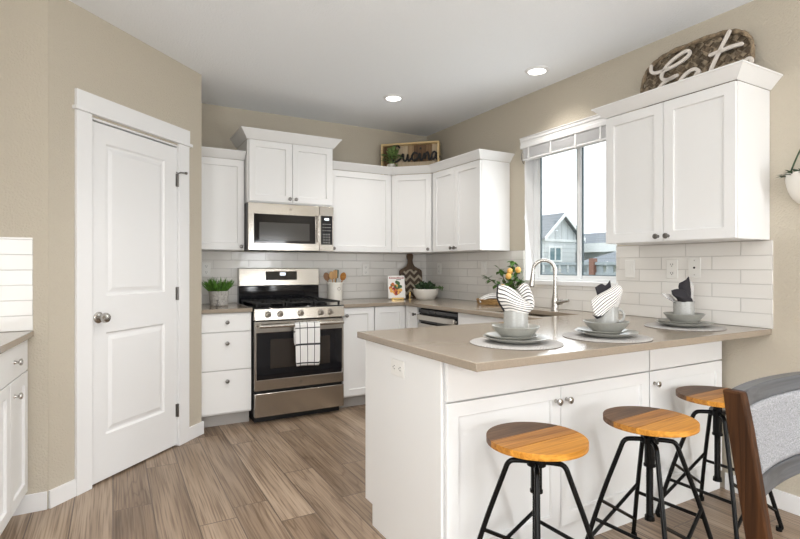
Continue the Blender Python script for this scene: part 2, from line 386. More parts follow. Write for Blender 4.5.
pw = lambda s, z, t: tuple(PA + dP*s - nP*t + Vector((0,0,z)))
DS0, DS1, DZ = .236, .962, 2.075                                  # door opening along the wall
cells(bm, [0, DS0, DS1, LP], [0, DZ, H], lambda s, z: not (DS0 < s < DS1 and z < DZ), 0, .11, pw)
pbox = lambda bm, s0, s1, z0, z1, t0, t1: [setattr(v, 'co', Vector(pw(v.co.x, v.co.z, t0 if v.co.y < .5 else t1))) for v in bx(bm, s0, s1, 0, 1, z0, z1)]
pbox(bm, DS0-.02, DS1+.02, 0, DZ+.02, .1105, .13); struct('wall_pantry', bm, M['wall'], smooth=False)  # unseen panel added behind the door to stop sky light leaking through the gap
bm = NB(); bx(bm, .46, .569, 4.0, YB, 0, H); struct('wall_pantry_side', bm, M['wall'], smooth=False)
bm = NB(); bx(bm, -1.0, PA.x-.001, PA.y, PA.y+.11, 0, H); struct('wall_left_return', bm, M['wall'], smooth=False)

# pantry door: casing, slab with two moulded panels, knob, hinges
bm = NB()
pbox(bm, .150, DS0+.012, 0, 2.085, -.018, .0); pbox(bm, DS1-.010, 1.055, 0, 2.085, -.018, .0)
pbox(bm, .135, 1.075, 2.085, 2.105, -.032, .0); pbox(bm, .150, 1.060, 2.105, 2.198, -.020, .0)
pbox(bm, DS0, DS0+.012, 0, DZ, 0, .11); pbox(bm, DS1-.012, DS1, 0, DZ, 0, .11); pbox(bm, DS0, DS1, DZ-.012, DZ, 0, .11)
struct('trim_1', bm, M['trim'], bevel=.002)
door = thing('door_1', 'white two panel pantry door in the angled wall', 'door', tuple(PA + dP*(DS0+.016) + Vector((0,0,.012))), math.degrees(math.atan2(dP.y, dP.x)))
door['kind'] = 'structure'
DW, DH = (DS1-.016)-(DS0+.016), DZ-.012-.022
def panel_door(bm, W_, H_, T, panels):
    us = sorted({0, W_} | {p[0] for p in panels} | {p[1] for p in panels}); vs = sorted({0, H_} | {p[2] for p in panels} | {p[3] for p in panels})
    isP = lambda u, v: any(p[0] < u < p[1] and p[2] < v < p[3] for p in panels)
    cells(bm, us, vs, lambda u, v: not isP(u, v), T, 0, lambda u, v, t: (u, t, v))
    for p in panels:                                              # moulded ring, then raised field
        loops = []
        for ins, y in ((0, 0), (.010, .010), (.022, .010), (.045, .003)):
            loops.append([bm.verts.new((a, y, b)) for a, b in ((p[0]+ins, p[2]+ins), (p[1]-ins, p[2]+ins), (p[1]-ins, p[3]-ins), (p[0]+ins, p[3]-ins))])
        for A, Bv in zip(loops, loops[1:]):
            for i in range(4): bm.faces.new((A[i], A[(i+1)%4], Bv[(i+1)%4], Bv[i]))
        bm.faces.new(loops[-1])
bm = NB(); panel_door(bm, DW, DH, .035, [(.105, DW-.145+.03, 1.055, 1.935), (.105, DW-.145+.03, .255, .845)])
obj('slab', bm, M['door'], door, smooth=False)
kn = Matrix.Translation((.050, 0, .935)) @ Matrix.Rotation(R(90), 4, 'X')
bm = NB(); lathe(bm, [(0,0),(.032,0),(.032,.006),(.026,.010),(.012,.012),(.011,.032),(.020,.036),(.028,.046),(.029,.056),(.024,.066),(.012,.071),(0,.072)], 28, kn)
obj('knob', bm, M['nickel'], door)
for z in (.235, 1.04, 1.82):
    bm = NB(); cyl(bm, (DW+.004, -.008, z-.045), (DW+.004, -.008, z+.045), .007, n=12); bx(bm, DW-.012, DW+.002, -.004, .001, z-.044, z+.044)
    obj('hinge', bm, M['pewter'], door)
bm = NB(); tube(bm, [(DW+.004,-.008,1.868),(DW+.004,-.03,1.872),(DW+.03,-.045,1.872)], .005, 8); cyl(bm, (DW+.03,-.045,1.872), (DW+.042,-.05,1.872), .009, n=10)
tube(bm, [(DW+.004,-.008,1.868),(DW-.03,-.02,1.87)], .003, 8)
obj('door_stop', bm, M['pewter'], door)

# baseboards
bbh = .092
bm = NB(); pbox(bm, 0, .149, 0, bbh, -.014, 0); struct('baseboard_pantry', bm, M['trim'], bevel=.002)
bm = NB(); pbox(bm, 1.056, LP+.012, 0, bbh, -.014, 0); struct('baseboard_pantry_side', bm, M['trim'], bevel=.002)
bm = NB(); bx(bm, -.45, PA.x-.004, PA.y-.0115, PA.y-.001, 0, bbh); struct('baseboard_left', bm, M['trim'], bevel=.002)
bm = NB(); bx(bm, XR-.014, XR-.001, -3.6, 1.58, 0, bbh); struct('baseboard_right', bm, M['trim'], bevel=.002)

# backsplash tile
TZ0, TZ1 = .9155, 1.3735
bm = NB(); bx(bm, .571, 2.964, YB-.010, YB-.0005, TZ0, TZ1); t_b = struct('wall_back_backsplash', bm, M['tileB'], smooth=False)
bm = NB()
cells(bm, [1.346, WY0, WY1, YB-.011], [TZ0, WZ0, TZ1], lambda y, z: not (WY0 < y < WY1 and z > WZ0), XR-.010, XR-.0005, lambda u, v, t: (t, u, v))
struct('wall_right_backsplash', bm, M['tileR'], smooth=False)
bm = NB(); bx(bm, -1.0, -.352, PA.y-.010, PA.y-.0005, TZ0, TZ1+.008); struct('wall_left_backsplash', bm, M['tileL'], smooth=False)

# ---------------------------------------------------------------- window with blind
win = thing('window_1', 'white sliding window over the sink', 'window', (XR, WY0, WZ0)); win['kind'] = 'structure'
ww, wh = WY1-WY0, WZ1-WZ0
bm = NB()   # white returns and stool
bx(bm, .001, .09, 0, .012, 0, wh); bx(bm, .001, .09, ww-.012, ww, 0, wh); bx(bm, .001, .09, 0, ww, wh-.012, wh); bx(bm, -.022, .09, -.012, ww+.012, -.02, .012)
obj('sill', bm, M['trim'], win, bevel=.002)
bm = NB()
fr = lambda u, v, t: (t, u, v)
cells(bm, [.012, .055, ww-.055, ww-.012], [.012, .032, wh-.05, wh-.012], lambda u, v: not (.055 < u < ww-.055 and .032 < v < wh-.05), .085, .135, fr)
obj('frame', bm, M['vinyl'], win, bevel=.003)
mid = ww*.455
for (a, b, x, nm) in ((mid-.012, ww-.05, .092, 'sash'), (.05, mid+.024, .112, 'sash')):
    bm = NB(); k = .032
    cells(bm, [a, a+k, b-k, b], [.025, .022+k, wh-.045-k, wh-.045], lambda u, v, a=a, b=b: not (a+k < u < b-k and .022+k < v < wh-.045-k), x, x+.018, fr)
    s = obj(nm, bm, M['vinyl'], win, bevel=.002)
    bm = NB(); g = .007
    cells(bm, [a+k-.001, a+k+g, b-k-g, b-k+.001], [.021+k, .022+k+g, wh-.045-k-g, wh-.044-k], lambda u, v, a=a, b=b: not (a+k+g < u < b-k-g and .022+k+g < v < wh-.045-k-g), x+.002, x+.016, fr)
    obj('gasket', bm, M['seal'], s, smooth=False)
    bm = NB(); bx(bm, x+.007, x+.011, a+k, b-k, .022+k, wh-.045-k); obj('pane', bm, M['glass'], s, smooth=False)
bl = thing('window_blind', 'white slatted blind drawn up under its valance above the sink window', 'blind', (XR, 2.727, 2.06))
vb = Vector((0, -.445, .075))
prof = [(-.003, .145), (-.003, .234), (-.052, .234), (-.052, .228), (-.046, .222), (-.046, .205), (-.040, .199), (-.040, .178), (-.044, .174), (-.044, .150), (-.040, .145)]
bm = NB(); prism(bm, prof, -.445, .452, lambda x, y, t: (x, t, y)); obj('valance', bm, M['trim'], bl, bevel=.001)
for i in range(14):
    bm = NB(); z = .066 + i*.0055; j = random.uniform(-.002, .002)
    pts = [(-.036+j, z), (-.010+j, z+.004), (.014+j, z), (.014+j, z+.0025), (-.010+j, z+.0065), (-.036+j, z+.0025)]
    prism(bm, pts, -.430, .430, lambda x, y, t: (x, t, y)); obj('slat', bm, M['blind'], bl, smooth=False)
bm = NB(); bx(bm, -.038, .016, -.431, .431, .048, .063); obj('bottom_rail', bm, M['blind'], bl, bevel=.004)
for y in (-.34, -.12, .12, .36):
    bm = NB(); bx(bm, -.0405, -.0385, y-.007, y+.007, .042, .15); bx(bm, -.043, -.038, y-.010, y+.010, .06, .085); obj('ladder_tape', bm, M['trim'], bl, smooth=False)
bm = NB(); tube(bm, smooth_path([(-.01,.449,.143),(-.035,.449,.10),(-.03,.447,.06),(-.01,.447,.03)]), .004, 8); obj('end_bracket', bm, M['nickel'], bl)
bm = NB(); tube(bm, [(-.014, .431, .02), (-.012, .429, -.18), (-.012, .429, -.40)], .0015, 6); cyl(bm, (-.012,.429,-.40), (-.012,.429,-.435), .004, .006, 8); obj('lift_cord', bm, M['trim'], bl)

# ---------------------------------------------------------------- cabinets
def knob(parent, x, z, mat='nickel', y=0.0):
    bm = NB(); lathe(bm, [(0,0),(.009,0),(.0075,.004),(.0055,.010),(.0065,.016),(.013,.020),(.0155,.025),(.0145,.030),(.008,.033),(0,.0335)], 20, Matrix.Translation((x, y, z)) @ Matrix.Rotation(R(90), 4, 'X'))
    return obj('knob', bm, M[mat], parent)
def shaker_bm(x0, x1, z0, z1, T=.019, rail=.055, rec=.012):
    bm = NB()
    L = []
    for ins, y in ((0, T), (0, 0), (rail, 0), (rail+.003, rec)):
        L.append([bm.verts.new((a, y, b)) for a, b in ((x0+ins, z0+ins), (x1-ins, z0+ins), (x1-ins, z1-ins), (x0+ins, z1-ins))])
    bm.faces.new(L[0])
    for A, Bv in zip(L, L[1:]):
        for i in range(4): bm.faces.new((A[i], A[(i+1)%4], Bv[(i+1)%4], Bv[i]))
    bm.faces.new(L[-1]); return bm
def cabinet(name, label, cat, loc, rz, Wd, z0, z1, D, fronts, toe=0, body=True, group=None, kmat='nickel'):
    c = thing(name, label, cat, loc, rz, group)
    if body:
        bm = NB(); bx(bm, .001, Wd-.001, .021, D, z0, z1); obj('body', bm, M['cab'], c, bevel=.0015)
    if toe:
        bm = NB(); bx(bm, .001, Wd-.001, .085, D-.01, 0, z0-.001); obj('toe_kick', bm, M['toe'], c, smooth=False)
    for kind, a, b, p, q, ks in fronts:
        if kind == 'door': d = obj('door', shaker_bm(a, b, p, q), M['cab'], c, bevel=.0015)
        else:
            bm = NB(); bx(bm, a, b, 0, .019, p, q); d = obj('drawer', bm, M['cab'], c, bevel=.002)
        for kx, kz in ks: knob(d, kx, kz, kmat)
    return c
G = .0015
BF = 4.06      # door face of the back run
# left of the range: three drawers
cabinet('drawer_base_cabinet', 'white base cabinet of three flat drawers between pantry wall and range', 'cabinet', (.575, BF, 0), 0, .374, .10, .882, .615,
        [('drawer', .003, .371, .738, .878, [(.187, .81)]), ('drawer', .003, .371, .444, .732, [(.187, .65)]), ('drawer', .003, .371, .115, .438, [(.187, .36)])], toe=1, kmat='pewter')
# right of the range
cabinet('base_cabinet', 'white shaker base cabinet with one door just right of the range', 'cabinet', (1.725, BF, 0), 0, .30, .10, .882, .615,
        [('door', .003, .297, .115, .878, [(.028, .815)])], toe=1, kmat='pewter')
# corner cabinet with two folding doors
cc = thing('corner_base_cabinet', 'white corner base cabinet with two doors meeting at the inside corner', 'cabinet', (2.03, BF, 0))
bm = NB(); prism(bm, [(.001, .021), (.334, .021), (.334, -.209), (.93, -.209), (.93, .615), (.001, .615)], .10, .882); obj('body', bm, M['cab'], cc, bevel=.0015)
bm = NB(); prism(bm, [(.001, .085), (.40, .085), (.40, -.209), (.93, -.209), (.93, .61), (.001, .61)], 0, .099); obj('toe_kick', bm, M['toe'], cc, smooth=False)
obj('door', shaker_bm(.003, .311, .115, .878), M['cab'], cc, bevel=.0015)
bm = shaker_bm(.002, .208, .115, .878); bmesh.ops.transform(bm, matrix=Matrix.Translation((.315, 0, 0)) @ Matrix.Rotation(R(-90), 4, 'Z'), verts=bm.verts)
d = obj('door', bm, M['cab'], cc, bevel=.0015)
k = knob(d, 0, 0, 'pewter'); k.data.transform(Matrix.Translation((.315, -.18, .815)) @ Matrix.Rotation(R(-90), 4, 'Z'))
RF = 2.345     # door face of the right run
# dishwasher
dw = thing('dishwasher', 'stainless steel dishwasher under the counter beside the corner cabinet', 'dishwasher', (RF, 3.845, 0), -90)
bm = NB(); bx(bm, .004, .596, .03, .60, .10, .872); obj('body', bm, M['dark'], dw, smooth=False)
bm = NB(); bx(bm, .006, .594, .0, .028, .115, .745); obj('door', bm, M['steel'], dw, bevel=.004)
bm = NB(); bx(bm, .006, .594, .006, .028, .835, .868); bx(bm, .006, .594, .012, .028, .75, .832); obj('control_strip', bm, M['blackglass'], dw, bevel=.003)
bm = NB(); bx(bm, .02, .58, -.022, -.002, .775, .822); bx(bm, .02, .05, -.002, .0115, .785, .81); bx(bm, .55, .58, -.002, .0115, .785, .81); obj('handle', bm, M['steel'], dw, bevel=.006)
bm = NB(); bx(bm, .006, .594, .085, .10, .0, .098); obj('toe_kick', bm, M['dark'], dw, smooth=False)
# sink base
cabinet('sink_base_cabinet', 'white sink base cabinet between dishwasher and peninsula', 'cabinet', (RF, 3.242, 0), -90, .98, .10, .69, .62,
        [('drawer', .003, .977, .724, .878, []), ('door', .003, .487, .115, .718, [(.455, .66)]), ('door', .49, .977, .115, .718, [(.522, .66)])], toe=1)
bm = NB()
sb = [o for o in bpy.data.objects if o.name == 'sink_base_cabinet'][0]
bx(bm, .001, .979, .021, .05, .6915, .882); obj('front_rail', bm, M['cab'], sb, bevel=.001)
# peninsula
PF = 1.585
bm = NB(); prism(bm, [(1.600, 0), (1.600, .882), (2.262, .882), (2.262, .10), (2.185, .10), (2.185, 0)], 1.08, 1.0895, lambda a, b, t: (t, a, b))
tag(obj('end_panel', bm, M['cab'], bevel=.0015), 'plain white end panel closing the peninsula, with an outlet near its top', 'panel')
cabinet('peninsula_cabinet', 'white peninsula cabinet with two doors under one wide flat drawer front behind the stools', 'cabinet', (1.091, PF, 0), 0, 1.216, .10, .882, .655,
        [('drawer', .006, 1.213, .722, .878, []), ('door', .006, .604, .105, .716, [(.574, .656)]), ('door', .608, 1.213, .105, .716, [(.638, .656)])])
cabinet('peninsula_cabinet', 'white single door peninsula cabinet with one flat drawer front, next to the right wall', 'cabinet', (2.309, PF, 0), 0, .640, .10, .882, .655,
        [('drawer', .004, .637, .722, .878, []), ('door', .004, .637, .105, .716, [(.036, .656)])])
pcs = [o for o in bpy.data.objects if o.name.startswith('peninsula_cabinet')]
for o, w in zip(sorted(pcs, key=lambda q: q.location.x), (1.216, .640)):
    bm = NB(); bx(bm, .001, w-.001, .012, .60, 0, .099); obj('plinth', bm, M['cab'], o, bevel=.001)
# upper cabinets
UF, UZ0, UZ1 = 4.365, 1.375, 2.13
def crown_sections(path, start=None, end=None):
    prof = [(0, 0), (.004, 0), (.008, .004), (.054, .056), (.060, .058), (.060, .066), (0, .066)]
    n = len(path); secs = []
    for i in range(n):
        ns = []
        if i > 0: d = (Vector(path[i])-Vector(path[i-1])).normalized(); ns.append(Vector((d.y, -d.x)))
        if i < n-1: d = (Vector(path[i+1])-Vector(path[i])).normalized(); ns.append(Vector((d.y, -d.x)))
        m = ns[0] if len(ns) == 1 else (ns[0]+ns[1])/(1+ns[0].dot(ns[1]))
        secs.append([(Vector(path[i]) + m*o, z) for o, z in prof])
    return secs
def crown(root, secs, idx, z, sc=1.0):
    bm = NB()
    for i in idx:
        A = [bm.verts.new((p.x, p.y, z + h*sc)) for p, h in secs[i]]; Bv = [bm.verts.new((p.x, p.y, z + h*sc)) for p, h in secs[i+1]]; n = len(A)
        for k in range(n): bm.faces.new((A[k], A[(k+1)%n], Bv[(k+1)%n], Bv[k]))
        bm.faces.new(A[::-1]); bm.faces.new(Bv)
    bmesh.ops.remove_doubles(bm, verts=bm.verts, dist=1e-5)
    obj('crown_moulding', bm, M['cab'], root, world=True, smooth=False)
UD = YB-.002-UF
c = cabinet('wall_cabinet', 'white single door wall cabinet left of the microwave by the pantry', 'cabinet', (.575, UF, 0), 0, .388, UZ0, UZ1, UD, [('door', .003, .385, UZ0+.003, 2.127, [(.357, 1.405)])], kmat='pewter')
crown(c, crown_sections([(.575, UF+.004), (.962, UF+.004)]), [0], UZ1)
HF = 4.27
c = cabinet('wall_cabinet', 'taller two door white wall cabinet above the microwave', 'cabinet', (.966, HF, 0), 0, .758, 1.775, 2.295, YB-.002-HF,
            [('door', .012, .377, 1.785, 2.292, [(.352, 1.815)]), ('door', .381, .746, 1.785, 2.292, [(.406, 1.815)])], kmat='pewter')
crown(c, crown_sections([(.966, YB-.002), (.966, HF+.01), (1.724, HF+.01), (1.724, YB-.002)]), [0, 1, 2], 2.296, 1.2)
trio = crown_sections([(1.728, UF+.004), (2.365, UF+.004), (2.652, 4.078), (2.652, 3.35), (XR-.002, 3.35)])
c = cabinet('wall_cabinet', 'white single door wall cabinet right of the microwave', 'cabinet', (1.727, UF, 0), 0, .637, UZ0, UZ1, UD, [('door', .003, .634, UZ0+.003, 2.127, [(.03, 1.405)])], kmat='pewter')
crown(c, trio, [0], UZ1+.001)
c = cabinet('wall_cabinet', 'white diagonal wall cabinet in the corner under the Cucina sign', 'cabinet', (2.365, UF, 0), -45, .403, UZ0, UZ1, .3, [('door', .006, .397, UZ0+.003, 2.127, [(.367, 1.405)])], body=False, kmat='pewter')
bm = NB(); prism(bm, [(2.366, YB-.002), (2.366, 4.389), (2.381, 4.379), (2.665, 4.095), (XR-.002, 4.095), (XR-.002, YB-.002)], UZ0, UZ1); obj('body', bm, M['cab'], c, world=True, bevel=.001)
crown(c, trio, [1], UZ1+.001)
c = cabinet('wall_cabinet', 'white two door wall cabinet on the right wall between corner and window', 'cabinet', (2.65, 4.08, 0), -90, .73, UZ0, UZ1, XR-.002-2.65,
            [('door', .014, .360, UZ0+.003, 2.127, [(.333, 1.405)]), ('door', .364, .727, UZ0+.003, 2.127, [(.391, 1.405)])], kmat='pewter')
crown(c, trio, [2, 3], UZ1+.001)
c = cabinet('wall_cabinet', 'white two door wall cabinet right of the window under the round basket sign', 'cabinet', (2.65, 2.118, 0), -90, .758, UZ0, 2.15, XR-.002-2.65,
            [('door', .003, .377, UZ0+.003, 2.146, [(.349, 1.405)]), ('door', .381, .755, UZ0+.003, 2.146, [(.409, 1.405)])], kmat='pewter')
crown(c, crown_sections([(XR-.002, 2.118), (2.654, 2.118), (2.654, 1.36), (XR-.002, 1.36)]), [0, 1, 2], 2.151, .97)
# cabinet on the left
lc = cabinet('base_cabinet', 'white base cabinet at the left edge with drawers above shaker doors', 'cabinet', (-.4526, 2.098, 0), 85.5, 1.04, .10, .882, .52,
        [('drawer', .003, .518, .722, .878, [(.26, .80)]), ('drawer', .522, 1.037, .722, .878, [(.782, .80)]),
         ('door', .003, .358, .115, .716, [(.325, .64)]), ('door', .362, .716, .115, .716, [(.395, .64)]), ('door', .720, 1.037, .115, .716, [(.782, .645)])], body=False)
bm = NB(); prism(bm, [(-.473, 2.101), (-.392, PA.y-.012), (-.990, PA.y-.012), (-.990, 2.101)], .10, .882); obj('body', bm, M['cab'], lc, bevel=.0015, world=True)
bm = NB(); prism(bm, [(-.537, 2.106), (-.456, PA.y-.012), (-.985, PA.y-.012), (-.985, 2.106)], 0, .099); obj('toe_kick', bm, M['toe'], lc, smooth=False, world=True)
# ---------------------------------------------------------------- countertops
CZ0, CZ1 = .8835, .914
bm = NB(); bx(bm, .571, .951, 4.035, YB-.001, CZ0, CZ1); tag(obj('countertop', bm, M['quartz'], bevel=.003), 'short taupe countertop left of the range', 'countertop')
bm = NB(); prism(bm, [(-.998, 2.0), (-.438, 2.0), (-.348, PA.y-.001), (-.998, PA.y-.001)], CZ0, CZ1); tag(obj('countertop', bm, M['quartz'], bevel=.003), 'taupe countertop at the left edge of the view', 'countertop')
bm = NB()
SX0, SX1, SY0, SY1 = 2.40, 2.745, 2.40, 3.12
def csolid(x, y):
    if SX0 < x < SX1 and SY0 < y < SY1: return False
    return y > 4.035 or x > 2.316 or y < 2.305
cells(bm, [1.054, 1.7195, 2.316, SX0, SX1, XR-.001], [1.352, 2.305, SY0, SY1, 4.035, YB-.001], lambda x, y: csolid(x, y) and (x > 1.7195 or y < 2.305), CZ0, CZ1, lambda u, v, t: (u, v, t))
tag(obj('countertop', bm, M['quartz'], bevel=.003), 'long taupe countertop running round the corner onto the peninsula', 'countertop')
# sink
sk = thing('kitchen_sink', 'stainless undermount sink under the window', 'sink', (2.57, 2.76, .70))
bm = NB()
L = []
for ins, z in ((-.015, .182), (.003, .182), (.006, .02), (.03, 0)):
    hx, hy = (SX1-SX0)/2-ins, (SY1-SY0)/2-ins; L.append([bm.verts.new((a, b, z)) for a, b in ((-hx,-hy),(hx,-hy),(hx,hy),(-hx,hy))])
for A, Bv in zip(L, L[1:]):
    for i in range(4): bm.faces.new((A[i], A[(i+1)%4], Bv[(i+1)%4], Bv[i]))
bm.faces.new(L[-1]); obj('basin', bm, M['steel'], sk, solid=.002, smooth=False)
bm = NB(); cyl(bm, (0,0,.0015), (0,0,.006), .045, .04, 24); obj('drain', bm, M['nickel'], sk)
# faucet
fc = thing('kitchen_faucet', 'tall brushed nickel gooseneck faucet beside the sink', 'faucet', (2.815, 2.685, CZ1+.0005), 180)
# local +x points to the sink; the spout swings towards the window's far side
bm = NB(); lathe(bm, [(0,0),(.030,0),(.030,.006),(.027,.012),(.025,.04),(.026,.075),(.021,.10),(.016,.13),(.0135,.18),(0,.18)], 24); obj('base', bm, M['nickel'], fc)
sd = Vector((.70, -.714, 0)).normalized()
pts = [Vector((0,0,.17)), Vector((0,0,.292))]
rr = .078
for i in range(13):
    a = math.pi*i/12*1.03; pts.append(Vector((0,0,.292)) + sd*(rr-rr*math.cos(a)) + Vector((0,0,rr*math.sin(a))))
e = pts[-1]; bm = NB(); tube(bm, pts, .0135, 14); obj('spout', bm, M['nickel'], fc)
dn = (sd*.10 + Vector((0,0,-1))).normalized()
bm = NB(); cyl(bm, e, e+dn*.05, .0145, .017, 18); cyl(bm, e+dn*.05, e+dn*.105, .017, .0215, 18); sh = obj('spray_head', bm, M['nickel'], fc)
bm = NB(); cyl(bm, e+dn*.104, e+dn*.112, .0205, .019, 18); obj('spray_face', bm, M['pewter'], sh)
hd = Vector((-.45, .89, 0)).normalized()
hd = Vector((-.15, .988, 0))
bm = NB(); cyl(bm, Vector((0,0,.062)), Vector((0,0,.066))+hd*.052, .019, .020, 16); tube(bm, [Vector((0,0,.066))+hd*.044, Vector((0,0,.075))+hd*.075, Vector((0,0,.080))+hd*.112], lambda t: .015-.004*t, 12); obj('handle', bm, M['nickel'], fc)

# ---------------------------------------------------------------- range
rg = thing('gas_range', 'stainless steel gas range with black grates and a towel on its handle', 'stove', (.955, 4.0, 0))
RW = .762
bm = NB(); bx(bm, .004, RW-.004, .055, .66, .07, .885); bx(bm, .02, RW-.02, .08, .64, .0, .0695); obj('body', bm, M['iron'], rg, smooth=False)
bm = NB(); bx(bm, .002, RW-.002, .012, .66, .886, .914); obj('cooktop', bm, M['blackglass'], rg, bevel=.004)
bm = NB(); prism(bm, [(.0, .815), (.012, .905), (.054, .905), (.054, .815)], .002, RW-.002, lambda a, b, t: (t, a, b)); cp = obj('control_panel', bm, M['steel'], rg, bevel=.003)
for x in (.110, .207, .376, .548, .632):
    bm = NB(); T = Matrix.Translation((x, .006, .861)) @ Matrix.Rotation(R(98), 4, 'X')
    lathe(bm, [(0,-.002),(.026,-.002),(.026,.004),(.0215,.008),(.020,.026),(.016,.030),(0,.030)], 24, T)
    kv = bx(bm, -.004, .004, -.018, .018, .026, .036); bmesh.ops.transform(bm, matrix=T, verts=kv)
    obj('knob', bm, M['steel'], rg)
# oven door with black glass
bm = NB(); cells(bm, [.006, .022, RW-.022, RW-.006], [.262, .345, .715, .805], lambda u, v: not (.022 < u < RW-.022 and .345 < v < .715), .012, .050, lambda u, v, t: (u, t, v))
od = obj('oven_door', bm, M['steel'], rg, bevel=.003)
bm = NB(); bx(bm, .0225, RW-.0225, .0125, .03, .3455, .7145); obj('door_glass', bm, M['blackglass'], od, smooth=False)
bm = NB(); bx(bm, .13, RW-.13, .0118, .0124, .43, .66); obj('oven_window', bm, M['ovenwin'], od, smooth=False)
bm = NB(); tube(bm, [(.03,-.043,.772),(RW-.03,-.043,.772)], .0145, 16); cyl(bm, (.05,-.043,.772), (.05,.012,.772), .011); cyl(bm, (RW-.05,-.043,.772), (RW-.05,.012,.772), .011); obj('handle', bm, M['steel'], rg)
def badge(parent, M4, r):
    bm = NB(); n = 28
    for r0, r1 in ((r, r*.86), (r*.5, r*.36)):
        A = [bm.verts.new((r0*math.cos(2*math.pi*i/n), r0*math.sin(2*math.pi*i/n), 0)) for i in range(n)]; Bv = [bm.verts.new((r1*math.cos(2*math.pi*i/n), r1*math.sin(2*math.pi*i/n), 0)) for i in range(n)]
        for i in range(n): bm.faces.new((A[i], A[(i+1)%n], Bv[(i+1)%n], Bv[i]))
    bmesh.ops.transform(bm, matrix=M4, verts=bm.verts); obj('badge', bm, M['pewter'], parent, smooth=False)
badge(rg, Matrix.Translation((.381, .0112, .302)) @ Matrix.Rotation(R(90), 4, 'X'), .013)
bm = NB(); bx(bm, .006, RW-.006, .008, .050, .055, .240); obj('storage_drawer', bm, M['steel'], rg, bevel=.004)
# backguard
bm = NB(); bx(bm, .01, RW-.01, .605, .665, .9145, 1.062); obj('backguard_base', bm, M['blackglass'], rg, bevel=.003)
bm = NB(); prism(bm, [(.588, 1.064), (.600, 1.225), (.665, 1.225), (.665, 1.064)], .008, RW-.008, lambda a, b, t: (t, a, b)); bg = obj('backguard', bm, M['steel'], rg, bevel=.006)
bm = NB(); prism(bm, [(.5890, 1.115), (.5945, 1.195), (.606, 1.195), (.606, 1.115)], .245, .535, lambda a, b, t: (t, a, b)); dp = obj('display', bm, M['blackglass'], rg, bevel=.004)
bm = NB(); prism(bm, [(.5908, 1.158), (.5926, 1.183), (.596, 1.183), (.596, 1.158)], .375, .425, lambda a, b, t: (t, a, b)); obj('clock', bm, simple('clock_light', (.8,.85,.9), .5, emit=((.85,.92,1), 1.5)), dp, smooth=False)
bm = NB()
for r_ in range(4):
    for x in (.268,.29,.312,.334,.356,.44,.462,.484,.506):
        z = 1.126 + r_*.017; y = .589 + .012*(z-1.064)/.161 - .0004; bx(bm, x, x+.010, y, y+.003, z, z+.006)
obj('touch_key_marks', bm, simple('key_print', (.45,.43,.4), .5), dp, smooth=False)
# grates and burners
for gx0, gx1 in ((.022, .258), (.263, .499), (.504, .740)):
    bm = NB(); z = .948
    for x in (gx0+.008, gx1-.008): bx(bm, x-.006, x+.006, .05, .575, z-.012, z)
    for y in (.056, .185, .312, .44, .569): bx(bm, gx0+.014, gx1-.014, y-.005, y+.005, z-.012, z)
    for x in (gx0+.08, (gx0+gx1)/2, gx1-.08): bx(bm, x-.004, x+.004, .062, .563, z-.010, z+.002)
    for x in (gx0+.012, gx1-.012):
        for y in (.058, .565): bx(bm, x-.008, x+.008, y-.008, y+.008, .9145, z-.006)
    obj('grate', bm, M['iron'], rg, bevel=.002)
for x, y in ((.14, .18), (.14, .45), (.381, .31), (.62, .18), (.62, .45)):
    bm = NB(); lathe(bm, [(0, .9145), (.045, .9145), (.045, .922), (.034, .924), (.034, .932), (0, .932)], 24, Matrix.Translation((x, y, 0))); obj('burner', bm, M['iron'], rg)
# towel over the oven handle
tw = NB(); uvl = tw.loops.layers.uv.new('uv')
prof = [(.024, .60), (.022, .70), (.019, .757)] + [(.0185*math.cos(a), .772+.0185*math.sin(a)) for a in (0, .8, 1.57, 2.3, 3.14)] + [(-.0195, .74), (-.021, .64), (-.024, .54), (-.022, .435)]
nx = 14; grid = []
for i in range(nx+1):
    u = i/nx; row = []
    for j, (y, z) in enumerate(prof):
        fall = max(0, (.76-z))/.32; w = (.004*math.sin(u*11)+.0025*math.sin(u*23+1))*fall
        row.append(tw.verts.new((1.268+.198*u + (u-.5)*.012*(1-fall), 3.957+y+(w if j > 5 else w*.5), z + .004*math.sin(u*5)*fall)))
    grid.append(row)
for i in range(nx):
    for j in range(len(prof)-1):
        f = tw.faces.new((grid[i][j], grid[i+1][j], grid[i+1][j+1], grid[i][j+1]))
        for lp, (a, b) in zip(f.loops, ((i,j),(i+1,j),(i+1,j+1),(i,j+1))): lp[uvl].uv = (a/nx+.12, b/(len(prof)-1)*1.5+.05)
tag(obj('dish_towel', tw, M['towel'], solid=.003, subsurf=1, angle=180), 'white towel with black windowpane check hanging on the oven handle', 'towel')
# ---------------------------------------------------------------- microwave
mw = thing('microwave', 'stainless over-the-range microwave with a black door and keypad', 'microwave', (.967, 4.265, 1.375))
bm = NB(); bx(bm, .0, .756, .02, .42, .008, .396); obj('body', bm, simple('grey_case', (.08,.08,.08), .5), mw, bevel=.003)
bm = NB(); cells(bm, [.002, .05, .585, .622], [.0, .062, .302, .396], lambda u, v: not (.05 < u < .585 and .062 < v < .302), 0, .018, lambda u, v, t: (u, t, v)); md = obj('door', bm, M['steel'], mw, bevel=.003)
bm = NB(); bx(bm, .0505, .5845, .003, .016, .0625, .3015); obj('door_glass', bm, M['blackglass'], md, smooth=False)
bm = NB(); bx(bm, .095, .53, .0022, .0029, .085, .235); obj('mesh_window', bm, simple('mesh_screen', (.06,.058,.055), .12), md, smooth=False)
bm = NB(); cells(bm, [.624, .636, .744, .754], [.0, .058, .312, .396], lambda u, v: not (.636 < u < .744 and .058 < v < .312), 0, .018, lambda u, v, t: (u, t, v)); obj('control_frame', bm, M['steel'], mw, bevel=.002)
